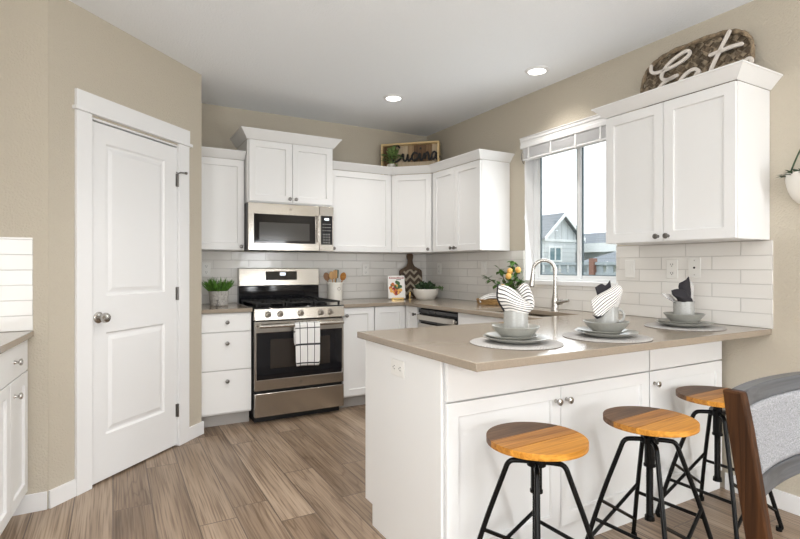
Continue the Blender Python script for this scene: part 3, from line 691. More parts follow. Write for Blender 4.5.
bm = NB(); bx(bm, .6365, .7435, .002, .016, .0585, .3115); kp = obj('keypad', bm, M['blackglass'], mw, smooth=False)
bm = NB()
for r_ in range(4):
    for c_ in range(3): bx(bm, .658+c_*.025, .669+c_*.025, .001, .0019, .072+r_*.024, .080+r_*.024)
for r_ in range(3):
    for c_ in range(4): bx(bm, .652+c_*.021, .663+c_*.021, .001, .0019, .18+r_*.028, .185+r_*.028)
obj('key_marks', bm, simple('keypad_print', (.5,.48,.46), .5), kp, smooth=False)
bm = NB(); bx(bm, .67, .71, .001, .0019, .275, .292); obj('clock', bm, bpy.data.materials['clock_light'], kp, smooth=False)
bm = NB(); tube(bm, [(.602,-.035,.075),(.602,-.035,.315)], .009, 14); cyl(bm, (.602,-.035,.09), (.602,.0,.09), .007); cyl(bm, (.602,-.035,.30), (.602,.0,.30), .007); obj('handle', bm, M['steel'], mw)
badge(mw, Matrix.Translation((.36, -.0008, .352)) @ Matrix.Rotation(R(90), 4, 'X'), .013)
bm = NB(); bx(bm, .05, .70, .05, .36, .0, .0075); obj('underside_vent', bm, M['iron'], mw, smooth=False)

# ---------------------------------------------------------------- outlets and switches
def wall_plate(name, label, cat, loc, rz, kind):
    o = thing(name, label, cat, loc, rz)
    bm = NB(); bx(bm, -.036, .036, -.006, -.0005, -.058, .058); obj('plate', bm, M['plate'], o, bevel=.003)
    if kind == 'outlet':
        for z in (-.026, .026):
            bm = NB(); lathe(bm, [(0,0),(.0165,0),(.0165,.0015),(0,.0015)], 20, Matrix.Translation((0,-.006,z)) @ Matrix.Rotation(R(90), 4, 'X')); s = obj('socket', bm, M['plate'], o)
            bm = NB(); bx(bm, -.008, -.0055, -.0082, -.0074, z-.002, z+.007); bx(bm, .0055, .008, -.0082, -.0074, z-.002, z+.007); cyl(bm, (0,-.0082,z-.008), (0,-.0074,z-.008), .0028, n=10); obj('slots', bm, M['dark'], s, smooth=False)
    elif kind == 'switch':
        bm = NB(); prism(bm, [(-.0065,-.034), (-.011,.034), (-.006,.034), (-.006,-.034)], -.0165, .0165, lambda a, b, t: (t, a, b)); obj('rocker', bm, M['plate'], o, bevel=.0015)
    else:
        bm = NB(); cyl(bm, (0,-.0085,0), (0,-.006,0), .006, n=14); obj('jack', bm, M['dark'], o)
        for z in (-.042, .042):
            bm = NB(); cyl(bm, (0,-.0068,z), (0,-.006,z), .003, n=10); obj('screw', bm, M['nickel'], o)
    return o
wall_plate('outlet', 'white duplex outlet low on the wall behind the grass pot', 'outlet', (.705, YB-.010, 1.215), 0, 'outlet')
wall_plate('outlet', 'white duplex outlet on the back tile above the cookbook, right of the crock', 'outlet', (2.235, YB-.010, 1.205), 0, 'outlet')
wall_plate('outlet', 'white duplex outlet on the right wall tile above the succulent bowl', 'outlet', (XR-.010, 4.42, 1.215), -90, 'outlet')
wall_plate('light_switch', 'white rocker switch on the tile between the corner cabinet and the window', 'switch', (XR-.010, 3.69, 1.225), -90, 'switch')
wall_plate('light_switch', 'white rocker switch just right of the window', 'switch', (XR-.010, 2.175, 1.222), -90, 'switch')
wall_plate('outlet', 'white duplex outlet on the tile between switch and cable jack', 'outlet', (XR-.010, 1.885, 1.222), -90, 'outlet')
wall_plate('cable_jack', 'white cable plate with a single black jack on the right tile', 'wall plate', (XR-.010, 1.748, 1.230), -90, 'jack')
oo = wall_plate('outlet', 'white duplex outlet set sideways in the peninsula end panel', 'outlet', (1.08, 1.93, .796), -90, 'outlet')
oo.rotation_euler = (0, R(-90), R(-90)); oo.rotation_mode = 'XYZ'
oo.rotation_euler = (Matrix.Rotation(R(-90), 3, 'Z') @ Matrix.Rotation(R(90), 3, 'Y')).to_euler()

# ---------------------------------------------------------------- recessed lights
for (x, y), lb in (((2.048, 3.745), 'round recessed ceiling light deeper in the kitchen, above the range side'), ((2.667, 2.717), 'round recessed ceiling light closer to the window')):
    o = thing('recessed_light', lb, 'ceiling light', (x, y, H), 0, 'recessed ceiling lights')
    bm = NB(); lathe(bm, [(.062,-.012),(.070,-.012),(.086,-.003),(.086,-.0005),(.062,-.0005),(.062,-.012)], 36); obj('trim_ring', bm, M['trim'], o)
    bm = NB(); lathe(bm, [(0,-.008),(.0615,-.008),(.0615,-.001),(0,-.001)], 36); obj('lens', bm, M['lamp'], o)

# ---------------------------------------------------------------- bar stools
def make_stool(label):
    o = thing('bar_stool', label, 'stool', (0,0,0), 0, 'bar stools at the peninsula')
    ZS = .62; r = .177
    n = 64
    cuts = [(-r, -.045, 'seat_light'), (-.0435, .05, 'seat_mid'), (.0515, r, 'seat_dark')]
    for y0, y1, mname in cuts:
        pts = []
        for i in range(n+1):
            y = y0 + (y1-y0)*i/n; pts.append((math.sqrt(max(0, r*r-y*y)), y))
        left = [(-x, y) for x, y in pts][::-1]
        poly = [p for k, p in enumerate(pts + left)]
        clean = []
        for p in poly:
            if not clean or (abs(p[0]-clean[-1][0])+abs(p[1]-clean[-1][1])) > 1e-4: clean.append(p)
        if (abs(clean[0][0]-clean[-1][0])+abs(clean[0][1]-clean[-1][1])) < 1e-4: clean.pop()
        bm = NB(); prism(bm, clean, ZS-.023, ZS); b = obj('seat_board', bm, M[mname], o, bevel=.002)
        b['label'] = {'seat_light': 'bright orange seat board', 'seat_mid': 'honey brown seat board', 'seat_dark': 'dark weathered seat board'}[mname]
    bm = NB(); bx(bm, -.10, .10, -.10, .10, ZS-.029, ZS-.024); obj('seat_plate', bm, M['blackmetal'], o, bevel=.002)
    bm = NB(); cyl(bm, (0,0,ZS-.19), (0,0,ZS-.030), .020, n=20); cyl(bm, (0,0,ZS-.196), (0,0,ZS-.188), .023, n=20); obj('screw_collar', bm, M['blackmetal'], o)
    bm = NB(); cyl(bm, (0,0,ZS-.40), (0,0,ZS-.12), .0125, n=16)
    for i in range(40): lathe(bm, [(.0125,0),(.0142,.0025),(.0125,.005)], 14, Matrix.Translation((0,0,ZS-.395+i*.006)))
    cyl(bm, (0,0,ZS-.415), (0,0,ZS-.398), .020, .018, n=16); obj('screw_post', bm, M['blackmetal'], o)
    dirs = [R(45+90*k) for k in range(4)]
    legp = []
    for a in dirs:
        d = Vector((math.cos(a), math.sin(a), 0)); zt = ZS-.088
        pts = [d*.02+Vector((0,0,zt)), d*.06+Vector((0,0,zt)), d*.098+Vector((0,0,zt-.004)), d*.114+Vector((0,0,zt-.05)), d*.188+Vector((0,0,.28)), d*.262+Vector((0,0,.028)), d*.266+Vector((0,0,.011)), d*.245+Vector((0,0,.010))]
        pts = smooth_path(pts, 3); bm = NB(); tube(bm, pts, .0095, 12); lg = obj('leg', bm, M['blackmetal'], o)
        bm = NB(); q = d*.255; cyl(bm, q, q+Vector((0,0,.02)), .013, n=12); obj('foot', bm, M['blackmetal'], lg)
    def legat(k, z):
        t = (ZS-.138-z)/(ZS-.138-.28) if z > .28 else 1
        q = .122+(.19-.122)*t if z > .28 else .19+(.262-.19)*(.28-z)/(.28-.028)
        return Vector((math.cos(dirs[k%4]), math.sin(dirs[k%4]), 0))*q + Vector((0,0,z))
    for k, za, zb in ((0, .27, .09), (0, .09, .27), (2, .27, .09), (2, .09, .27), (1, .19, .19), (3, .23, .23)):
        bm = NB(); tube(bm, [legat(k, za), legat(k+1, zb)], .0075, 10); obj('footrest', bm, M['blackmetal'], o)
    bm = NB(); cyl(bm, (0,0,ZS-.100), (0,0,ZS-.076), .034, n=20); obj('hub', bm, M['blackmetal'], o)
    return o
st = make_stool('round wood bar stool in front of the wide peninsula doors, nearest the end panel')
st.location = (1.322, 1.350, .0); st.rotation_euler.z = R(2); st.scale = (1,1,1.01)
dup(st, (1.905, 1.308, 0), 4, 'middle round wood bar stool, its screw post showing between splayed legs').scale = (1,1,1)
s3 = dup(st, (2.535, 1.385, 0), 0, 'round wood bar stool partly hidden behind the grey upholstered chair'); s3.scale = (1,1,1.005)

# ---------------------------------------------------------------- dining chair (seen from its front left)
ch = thing('dining_chair', 'dark wood dining chair with grey upholstered back at the right edge', 'chair', (1.20, .62, 0))
CW = .50
lean = lambda z: -.15*max(0, z-.45) + 0.0 if z > .45 else 0.0
LT = .50
def back_y(x, z):   # curved, leaning back
    u = (x/CW)*2-1
    return (max(0, z-.44)*.16 - .078) + .035*(1-u*u)
for x0, x1 in ((0, .024), (CW-.024, CW)):
    bm = NB(); zs = [0, .22, .44, .60, .75, .88, .958]
    rings = []
    for z in zs:
        yc = (z-.44)*.16-.078 if z > .44 else -.078-(z-.44)*.10
        hw = .024 if z > .3 else .019
        hw = .021 if z > .9 else hw
        rings.append([bm.verts.new(p) for p in ((x0, yc-hw, z), (x1, yc-hw, z), (x1, yc+hw, z), (x0, yc+hw, z))])
    for A, Bv in zip(rings, rings[1:]):
        for i in range(4): bm.faces.new((A[i], A[(i+1)%4], Bv[(i+1)%4], Bv[i]))
    bm.faces.new(rings[0]); bm.faces.new(rings[-1]); obj('back_post', bm, M['walnut'], ch, bevel=.004)
def curved_rail(bm, za, zb, d0, d1, n=14, x0=.0245, x1=CW-.0245, bow=1.0):
    L = []
    for i in range(n+1):
        x = x0+(x1-x0)*i/n; L.append([bm.verts.new((x, back_y(x, z)-.004+d, z)) for z, d in ((za, d0), (zb, d0), (zb, d1), (za, d1))])
    for A, Bv in zip(L, L[1:]):
        for k in range(4): bm.faces.new((A[k], A[(k+1)%4], Bv[(k+1)%4], Bv[k]))
    bm.faces.new(L[0]); bm.faces.new(L[-1])
bm = NB(); curved_rail(bm, .922, .958, -.018, .012); obj('top_rail', bm, M['sheenwood'], ch, bevel=.003)
bm = NB(); curved_rail(bm, .730, .772, -.018, .012); obj('bottom_rail', bm, M['sheenwood'], ch, bevel=.003)
bm = NB(); curved_rail(bm, .7725, .9215, -.022, .008, x0=.034, x1=CW-.034); obj('back_pad', bm, M['fabric'], ch, bevel=.012, segs=3)
bm = NB(); bx(bm, .0, CW, -.50, -.06, .40, .44); obj('seat_frame', bm, M['walnut'], ch, bevel=.004)
bm = NB(); bx(bm, .012, CW-.012, -.505, -.115, .4405, .49); obj('seat_cushion', bm, M['fabric'], ch, bevel=.018, segs=3)
for x in (.0, CW-.04):
    bm = NB(); vs = bx(bm, x, x+.04, -.50, -.46, 0, .3995)
    obj('leg', bm, M['walnut'], ch, bevel=.003)

# ---------------------------------------------------------------- place settings
RGT = Vector((math.cos(R(-29.4)), math.sin(R(-29.4)), 0)); FWD = Vector((math.sin(R(29.4)), math.cos(R(29.4)), 0))
def setting(cx, cy, which, seed):
    rnd = random.Random(seed); z = CZ1+.0006
    wob = lambda a, r, zz: 1 + .012*math.sin(3*a+seed)+.008*math.sin(5*a+seed*2)
    bm = NB(); lathe(bm, [(0,0),(.188,0),(.192,.002),(.188,.004),(0,.004)], 64)
    o = tag(obj('placemat', bm, M['mat']), 'round woven grey placemat under the %s' % which, 'placemat', 'round placemats on the peninsula'); o.location = (cx, cy, z)
    z += .0046
    bm = NB(); lathe(bm, [(0,0),(.075,0),(.085,.004),(.132,.019),(.137,.023),(.133,.024),(.085,.009),(.07,.007),(0,.007)], 48, wob=wob)
    o = tag(obj('dinner_plate', bm, M['stone']), 'dinner plate lowest in the stack of the %s' % which, 'plate', 'dinner plates'); o.location = (cx, cy, z)
    z += .0072
    bm = NB(); lathe(bm, [(0,0),(.062,0),(.068,.003),(.106,.018),(.110,.022),(.106,.023),(.068,.007),(0,.005)], 48, wob=wob)
    o = tag(obj('salad_plate', bm, M['stone']), 'smaller salad plate under the bowl of the %s' % which, 'plate', 'salad plates'); o.location = tuple(Vector((cx, cy, z)) - RGT*.014 + FWD*.012)
    z += .0054
    bm = NB(); lathe(bm, [(0,0),(.05,0),(.056,.003),(.078,.026),(.096,.049),(.100,.055),(.096,.056),(.074,.030),(.052,.009),(0,.007)], 48, wob=wob)
    o = tag(obj('bowl', bm, M['stone']), 'grey green bowl stacked on the plates of the %s' % which, 'bowl', 'stacked bowls'); o.location = (cx, cy, z)
    z += .0076
    t = thing('mug', 'grey glazed mug holding a napkin, on top of the %s' % which, 'mug', (cx, cy, z), -30)
    bm = NB(); lathe(bm, [(0,0),(.045,0),(.049,.003),(.051,.109),(.0505,.113),(.048,.112),(.0462,.008),(0,.006)], 40); obj('cup', bm, M['mug'], t)
    bm = NB(); tube(bm, smooth_path([(.047,0,.098),(.066,0,.100),(.080,0,.084),(.078,0,.060),(.064,0,.045),(.046,0,.045)], 2), .0055, 10)
    if which.startswith('place setting nearest'):
        bmesh.ops.rotate(bm, cent=(0,0,0), matrix=Matrix.Rotation(R(75), 3, 'Z'), verts=bm.verts)
    obj('handle', bm, M['mug'], t)
    return Vector((cx, cy, z+.113))
def sheet(bm, rows, sub=5, skew=(0, 1)):
    """smooth cloth surface through rows of (right, up, depth) points"""
    lay = bm.loops.layers.uv.verify()
    def cat(ps, t):
        n = len(ps)-1; f = t*n; i = min(int(f), n-1); f -= i
        p0, p1, p2, p3 = ps[max(i-1,0)], ps[i], ps[i+1], ps[min(i+2,n)]
        return .5*((2*p1)+(p2-p0)*f+(2*p0-5*p1+4*p2-p3)*f*f+(3*p1-p0-3*p2+p3)*f**3)
    rows = [[RGT*a + Vector((0,0,b)) + FWD*c for a, b, c in r] for r in rows]
    nu, nv = (len(rows[0])-1)*sub, (len(rows)-1)*sub
    g = []
    for j in range(nv+1):
        col = [cat([r[k] for r in rows], j/nv) for k in range(len(rows[0]))]
        g.append([bm.verts.new(cat(col, i/nu)) for i in range(nu+1)])
    for j in range(nv):
        for i in range(nu):
            f = bm.faces.new((g[j][i], g[j][i+1], g[j+1][i+1], g[j+1][i]))
            for lp, (a, b) in zip(f.loops, ((i,j),(i+1,j),(i+1,j+1),(i,j+1))): lp[lay].uv = (a/nu, (a/nu*skew[0] + b/nv*skew[1]))
def napkin(top, label, parts, skew=(0, 1)):
    o = thing('napkin', label, 'napkin', tuple(top))
    for nm, mname, sheets in parts:
        bm = NB()
        sheet(bm, sheets, skew=skew)
        obj(nm, bm, M[mname], o, solid=.0022, angle=180)
    return o
nA, nB, nC = 'place setting nearest the peninsula end', 'middle place setting', 'place setting nearest the right wall'
t1 = setting(1.478, 1.628, nA, 1); t2 = setting(1.962, 1.562, nB, 2); t3 = setting(2.652, 1.622, nC, 3)
napkin(t1, 'black and white striped napkin fanned wide out of the mug nearest the peninsula end', [
    ('left_fold', 'nap', [
        [(-.035,-.03,-.01),(-.05,.0,-.015),(-.078,.05,-.02),(-.074,.108,-.01)],
        [(-.02,-.03,-.03),(-.03,.01,-.045),(-.055,.055,-.05),(-.050,.104,-.03)],
        [(.0,-.03,-.035),(.0,.008,-.055),(-.02,.045,-.06),(-.02,.092,-.035)],
        [(.02,-.03,-.03),(.035,.005,-.045),(.022,.035,-.05),(.008,.066,-.03)],
        [(.034,-.03,-.01),(.060,.006,-.02),(.052,.03,-.025),(.030,.042,-.01)]]),
    ('right_fold', 'nap', [
        [(.03,-.03,.0),(.068,.004,-.01),(.074,.032,-.015),(.068,.05,.0)],
        [(.028,-.03,.01),(.058,.015,-.01),(.066,.06,-.012),(.056,.10,.0)],
        [(.02,-.03,.015),(.04,.02,.0),(.048,.075,.0),(.040,.115,.012)],
        [(.01,-.03,.02),(.018,.02,.018),(.02,.06,.02),(.012,.092,.025)]]),
    ('dark_edge', 'napblack', [
        [(-.036,-.02,-.004),(-.056,.0,-.008),(-.083,.05,-.012),(-.078,.110,-.002)],
        [(-.03,-.02,.012),(-.045,.01,.014),(-.060,.06,.016),(-.060,.108,.014)],
        [(-.012,-.02,.02),(-.02,.02,.025),(-.022,.06,.03),(-.028,.098,.024)],
        [(.02,-.02,.02),(.022,.012,.024),(.02,.04,.028),(.006,.07,.024)]])], skew=(1.15, .22))
napkin(t2, 'striped napkin flopping down the left side of the middle mug', [
    ('striped_fold', 'nap', [
        [(.066,.056,-.01),(.03,.015,-.03),(-.01,-.010,-.052),(-.055,-.045,-.060)],
        [(.070,.078,-.008),(.03,.045,-.035),(-.02,.015,-.058),(-.073,-.030,-.055)],
        [(.062,.095,.0),(.02,.07,-.025),(-.035,.045,-.045),(-.082,.0,-.045)],
        [(.045,.10,.012),(.0,.075,-.005),(-.045,.055,-.02),(-.080,.026,-.025)]]),
    ('lower_fold', 'nap', [
        [(.034,-.03,-.01),(.05,.01,-.015),(.066,.05,-.006)],
        [(.01,-.03,-.025),(.018,.005,-.038),(.03,.04,-.030)],
        [(-.02,-.03,-.025),(-.015,.004,-.040),(-.01,.03,-.040)]]),
    ('dark_fold', 'napblack', [
        [(-.03,-.03,.01),(-.035,.03,.005),(-.048,.088,.01)],
        [(-.01,-.03,.02),(-.01,.05,.012),(-.018,.105,.015)],
        [(.01,-.03,.02),(.012,.05,.015),(.004,.098,.02)],
        [(.03,-.03,.01),(.03,.06,.012),(.024,.122,.018)]]),
    ('dark_tip', 'napblack', [
        [(-.066,-.05,-.058),(-.050,-.042,-.060),(-.04,-.03,-.056)],
        [(-.085,-.032,-.056),(-.066,-.038,-.062),(-.05,-.034,-.06)]])])
napkin(t3, 'mostly black napkin with striped edge standing out of the mug by the right wall', [
    ('upper_fold', 'napblack', [
        [(-.015,-.03,.0),(-.022,.03,-.012),(-.032,.07,-.005),(-.026,.095,.0)],
        [(.0,-.03,-.015),(-.004,.03,-.028),(-.008,.08,-.016),(.004,.112,-.004)],
        [(.018,-.03,-.01),(.018,.03,-.02),(.018,.085,-.010),(.024,.130,.0)],
        [(.03,-.03,.0),(.034,.03,-.006),(.034,.08,.0),(.030,.124,.004)]]),
    ('front_fold', 'napblack', [
        [(-.034,-.02,-.01),(-.055,.015,-.03),(-.080,.035,-.035),(-.078,.058,-.02)],
        [(-.015,-.02,-.03),(-.03,.008,-.05),(-.05,.03,-.052),(-.052,.066,-.03)],
        [(.01,-.02,-.03),(.0,.008,-.05),(-.01,.03,-.048),(-.016,.06,-.03)],
        [(.03,-.02,-.02),(.026,.004,-.036),(.018,.02,-.034),(.008,.04,-.02)]]),
    ('striped_edge', 'nap', [
        [(.03,-.03,.006),(.050,.0,.005),(.056,.05,.005),(.054,.09,.005)],
        [(.025,-.03,.015),(.036,.02,.014),(.038,.07,.012),(.036,.112,.008)]]),
    ('striped_corner', 'nap', [
        [(-.03,-.02,.0),(-.06,-.005,-.015),(-.09,.01,-.02)],
        [(-.034,-.02,.01),(-.07,.012,.0),(-.12,.036,-.005)],
        [(-.02,-.02,.015),(-.06,.03,.012),(-.095,.044,.01)]])])

# ---------------------------------------------------------------- plants and counter decor
def leaf(bm, base, d, up, L, Wd, curl=.2):
    d = d.normalized(); s = d.cross(up)
    if s.length < 1e-3: s = d.cross(Vector((1,0,0)))
    s.normalize(); n = s.cross(d).normalized()
    P = lambda t, w: base + d*(L*t) + s*(Wd*w) - n*(L*curl*t*t) + n*(Wd*.25*abs(w))
    A = [bm.verts.new(P(0,0)), bm.verts.new(P(.3,.42)), bm.verts.new(P(.65,.45)), bm.verts.new(P(1,0)), bm.verts.new(P(.65,-.45)), bm.verts.new(P(.3,-.42)), bm.verts.new(P(.35,0)), bm.verts.new(P(.68,0))]
    for f in ((0,1,6),(0,6,5),(1,2,7,6),(6,7,4,5),(2,3,7),(7,3,4)): bm.faces.new([A[i] for i in f])
def rdir(rnd, zmin=-.2):
    while True:
        v = Vector((rnd.uniform(-1,1), rnd.uniform(-1,1), rnd.uniform(zmin,1)))
        if .1 < v.length < 1: return v.normalized()
# grass in a grey pot, left of the range
pp = thing('grass_plant', 'green grass plant in a whitewashed pot left of the range', 'plant', (.765, 4.42, CZ1+.0006))
bm = NB(); lathe(bm, [(0,0),(.066,0),(.070,.004),(.080,.118),(.078,.122),(.072,.120),(.068,.10),(0,.10)], 36); obj('pot', bm, M['concrete'], pp)
rnd = random.Random(3); bm = NB()
for i in range(230):
    a = rnd.uniform(0, 6.28); r0 = .062*math.sqrt(rnd.random()); b = Vector((r0*math.cos(a), r0*math.sin(a), .099))
    d = Vector((math.cos(a)*rnd.uniform(.1,1.0), math.sin(a)*rnd.uniform(.1,1.0), 1.0)); leaf(bm, b, d, Vector((rnd.uniform(-1,1), rnd.uniform(-1,1), .3)), rnd.uniform(.08,.15), .011, .25)
gb = obj('blades', bm, M['grassleaf'], pp, angle=180)
bm = NB(); lathe(bm, [(0,.003),(.010,.008),(.013,.018),(.009,.028),(.004,.034),(.004,.05),(.011,.054),(.006,.064),(0,.066)], 16, Matrix.Translation((-.055,-.11,-.003))); bm2 = bm
o = tag(obj('pepper_shaker', bm2, M['pewter']), 'tiny dark metal shaker in front of the whitewashed grass pot', 'shaker'); o.location = (.775, 4.33, CZ1+.0006)
# utensil crock
CR = Vector((1.838, 4.52, CZ1+.0006))
ck = thing('utensil_crock', 'cream ceramic utensil crock right of the range', 'crock', tuple(CR))
bm = NB(); lathe(bm, [(0,0),(.066,0),(.071,.005),(.072,.150),(.076,.153),(.076,.172),(.072,.175),(.066,.172),(.064,.01),(0,.008)], 36); obj('pot', bm, M['ceramic'], ck)
bm = NB(); lathe(bm, [(.012,-.001),(.016,-.001),(.016,.002),(.012,.002),(.012,-.001)], 20, Matrix.Translation((.012,-.0715,.115)) @ Matrix.Rotation(R(90), 4, 'X')); obj('emblem', bm, M['nickel'], ck)
def utensil(name, label, dx, dy, tx, ty, L, kind, mat):
    p0 = CR + Vector((dx, dy, .012)); d = Vector((tx, ty, 1)).normalized(); p1 = p0 + d*L
    o = thing(name, label, 'utensil', tuple(p0)); bm = NB(); tube(bm, [Vector((0,0,0)), d*(L*.72)], .0055, 8); obj('handle', bm, M[mat], o)
    u = Vector((1, 0, -tx)).normalized(); w = d.cross(u); bm = NB()
    n = 20; A, Bv = [], []
    for i in range(n):
        a = 2*math.pi*i/n; ca, sa = math.cos(a), math.sin(a)
        wd = .030 if kind == 'spoon' else .024
        lo = L*.70; hi = L; cz = (lo+hi)/2; hz = (hi-lo)/2
        if kind == 'spatula': ca = max(-.85, min(.85, ca*1.5)); sa = max(-1, min(.85, sa*1.2))
        q = d*(cz + hz*sa) + u*(wd*ca)
        A.append(bm.verts.new(q - w*.004)); Bv.append(bm.verts.new(q + w*.004))
    bm.faces.new(A); bm.faces.new(Bv)
    for i in range(n): bm.faces.new((A[i], A[(i+1)%n], Bv[(i+1)%n], Bv[i]))
    obj('bowl' if kind == 'spoon' else 'blade', bm, M[mat], o, bevel=.002)
utensil('wooden_spoon', 'dark brown wooden spoon leaning left in the crock', -.02, 0, -.28, .05, .265, 'spoon', 'spoonwood')
utensil('wooden_spoon', 'light wooden spoon second from left in the crock', -.01, -.02, -.13, .0, .27, 'spoon', 'bamboo')
utensil('wooden_spatula', 'flat pale wooden spatula at the middle of the crock', .0, .0, -.02, -.08, .285, 'spatula', 'bamboo')
utensil('spatula', 'teal silicone spatula standing in the crock', .01, .03, .10, .06, .29, 'spatula', 'teal')
utensil('wooden_spoon', 'honey coloured wooden spoon leaning right in the crock', .02, -.01, .26, -.03, .265, 'spoon', 'seat_mid')
# cookbook on an easel
BX, BY = 2.435, 4.375
bk = thing('cookbook', 'white cookbook with a bowl of fruit on its cover, standing by the board', 'book', (BX, BY, CZ1+.012), -12)
bk.rotation_euler = (R(-10), 0, R(-10))
bm = NB(); bx(bm, -.088, .088, 0, .016, 0, .225); obj('cover', bm, M['paper'], bk, bevel=.0015)
bm = NB(); bx(bm, -.084, .086, .003, .013, .0015, .2265); obj('pages', bm, M['ceramic'], bk, smooth=False)
cvm = simple('printed_red', (.35,.05,.05), .5)
bm = NB(); x = -.072; rr_ = random.Random(2)
for i in range(13):
    w_ = rr_.uniform(.006, .011); bx(bm, x, x+w_, -.0008, .0005, .196, .196+rr_.uniform(.009,.015)); x += w_+.003
obj('title_print', bm, cvm, bk, smooth=False)
bm = NB(); bx(bm, .0, .05, -.0008, .0005, .183, .189); obj('subtitle_print', bm, M['leafdark'], bk, smooth=False)
for nm, cl, n_, zc in (('fruit_print', (.55,.14,.03), 8, .10), ('citrus_print', (.75,.42,.10), 7, .095), ('leaf_print', (.04,.11,.03), 9, .11), ('berry_print', (.25,.02,.03), 6, .10)):
    bm = NB()
    for i in range(n_):
        a = rr_.uniform(0,6.28); q = .058*math.sqrt(rr_.random()); yo = rr_.uniform(.0004,.0012)
        cyl(bm, (q*math.cos(a)-.005, -yo, zc+q*math.sin(a)*.95), (q*math.cos(a)-.005, .0005, zc+q*math.sin(a)*.95), rr_.uniform(.012,.021), n=14)
    obj(nm, bm, simple(nm, cl, .5), bk, smooth=False)
es = thing('book_easel', 'small brass easel holding up the cookbook', 'easel', (BX, BY, CZ1+.0006), -10)
bm = NB(); bx(bm, -.06, .06, -.02, .03, .003, .009); bx(bm, -.06, .06, -.024, -.019, .003, .02)
for x in (-.05, .05): cyl(bm, (x,-.015,0), (x,-.015,.004), .006, n=10); cyl(bm, (x,.025,0), (x,.025,.004), .006, n=10)
obj('ledge', bm, M['brass'], es)
bm = NB(); tube(bm, [(0,.022,.01),(0,.066,.2)], .003, 8); tube(bm, [(0,.058,.17),(0,.11,.004)], .003, 8); obj('strut', bm, M['brass'], es)
fg = tag(obj('brass_figurine', (lambda bm: (lathe(bm, [(0,0),(.016,0),(.016,.004),(.004,.008),(.004,.03),(.010,.038),(.012,.048),(.007,.06),(.009,.066),(.006,.074),(0,.076)], 16), bm)[1])(NB()), M['brass']), 'little brass figurine on the counter right of the cookbook', 'figurine')
fg.location = (2.535, 4.30, CZ1+.0006)
# cutting board leaning in the corner
cb = thing('cutting_board', 'dark paddle cutting board with a pale herringbone inlay leaning on the corner tile', 'board', (2.722, 4.575, CZ1+.0006), -8)
cb.rotation_euler = (R(-9), 0, R(-14))
half = [(.0,.0),(.11,.0),(.125,.012),(.125,.255),(.123,.285),(.108,.30),(.075,.315),(.045,.335),(.03,.365),(.026,.395),(.034,.425),(.036,.445),(.028,.466),(.0,.474)]
poly = half + [(-x, z) for x, z in half[::-1] if x > 0]
bm = NB(); prism(bm, poly, 0, .018, lambda x, z, t: (x, t, z)); obj('board', bm, M['boardwood'], cb, bevel=.003)
hp = [(.0,.006),(.118,.006),(.118,.245),(.07,.282),(.0,.30)]; hp = hp + [(-x, z) for x, z in hp[::-1] if x > 0]
bm = NB(); prism(bm, hp, -.0012, .0005, lambda x, z, t: (x, t, z)); obj('inlay', bm, M['herring'], cb, smooth=False)
# ribbed white bowl with succulents
sbw = thing('succulent_bowl', 'white ribbed bowl planted with dark green succulents in the counter corner', 'plant', (2.70, 4.27, CZ1+.0006))
bm = NB(); lathe(bm, [(0,0),(.080,0),(.088,.004),(.118,.05),(.124,.10),(.120,.104),(.112,.10),(.10,.09),(0,.09)], 72, wob=lambda a, r, z: 1+(.014 if .003 < z < .095 and r > .08 else 0)*math.cos(36*a)); obj('pot', bm, M['ceramic'], sbw)
rnd = random.Random(11); bm = NB()
for k in range(11):
    a = k*.6+rnd.random(); q = .085*math.sqrt(rnd.random()); c0 = Vector((q*math.cos(a), q*math.sin(a), .092))
    for i in range(16): leaf(bm, c0+Vector((0,0,.04*rnd.random())), rdir(rnd, .1), Vector((rnd.uniform(-1,1),rnd.uniform(-1,1),1)), rnd.uniform(.035,.075), .026, .1)
obj('succulents', bm, M['leafdark'], sbw, angle=180)
bm = NB()
for k in range(6):
    a = rnd.uniform(-1.2, .4); p = Vector((.09*math.cos(a), .09*math.sin(a), .10)); pts = [p]
    for i in range(4): p = p + Vector((math.cos(a)*.02, math.sin(a)*.02, .012-.007*i)); pts.append(p)
    tube(bm, pts, .0015, 5)
    for q in pts:
        for i in range(3): leaf(bm, q, rdir(rnd, -.3), Vector((0,0,1)), rnd.uniform(.018,.03), .008, .1)
obj('trailing_sprig', bm, M['leaf'], sbw, angle=180)
# basket tray with towel
bt = thing('wicker_tray', 'oval golden wicker tray on the counter left of the lemon plant', 'basket', (2.83, 3.43, CZ1+.0006), 90)
bm = NB(); lathe(bm, [(0,0),(.115,0),(.12,.003),(.128,.034),(.130,.038),(.126,.040),(.12,.036),(.113,.008),(0,.006)], 64, wob=lambda a, r, z: 1+(.015*math.cos(48*a+(1 if int(z*120)%2 else 0)*3.14) if r > .115 else 0))
bmesh.ops.scale(bm, vec=(1.15,.78,1), verts=bm.verts); obj('basket', bm, M['wicker'], bt)
bm = NB(); tube(bm, [(.13*1.15*math.cos(2*math.pi*i/40), .13*.78*math.sin(2*math.pi*i/40), .04) for i in range(40)], .005, 8, closed=True); obj('rim', bm, M['wicker'], bt)
tt = thing('tea_towel', 'white striped tea towel folded on the wicker tray', 'towel', (2.83, 3.43, CZ1+.012))
bm = NB()
sheet(bm, [[(-.10,-.0,-.04),(-.04,.035,-.05),(.03,.04,-.05),(.10,.03,-.04)],[(-.105,.03,-.02),(-.05,.06,-.02),(.02,.078,-.02),(.10,.07,-.02)],[(-.09,.035,.02),(-.04,.066,.02),(.03,.085,.02),(.10,.08,.02)],[(-.08,.0,.05),(-.03,.03,.05),(.03,.04,.05),(.09,.04,.05)]])
obj('cloth', bm, M['teatowel'], tt, solid=.004, angle=180)
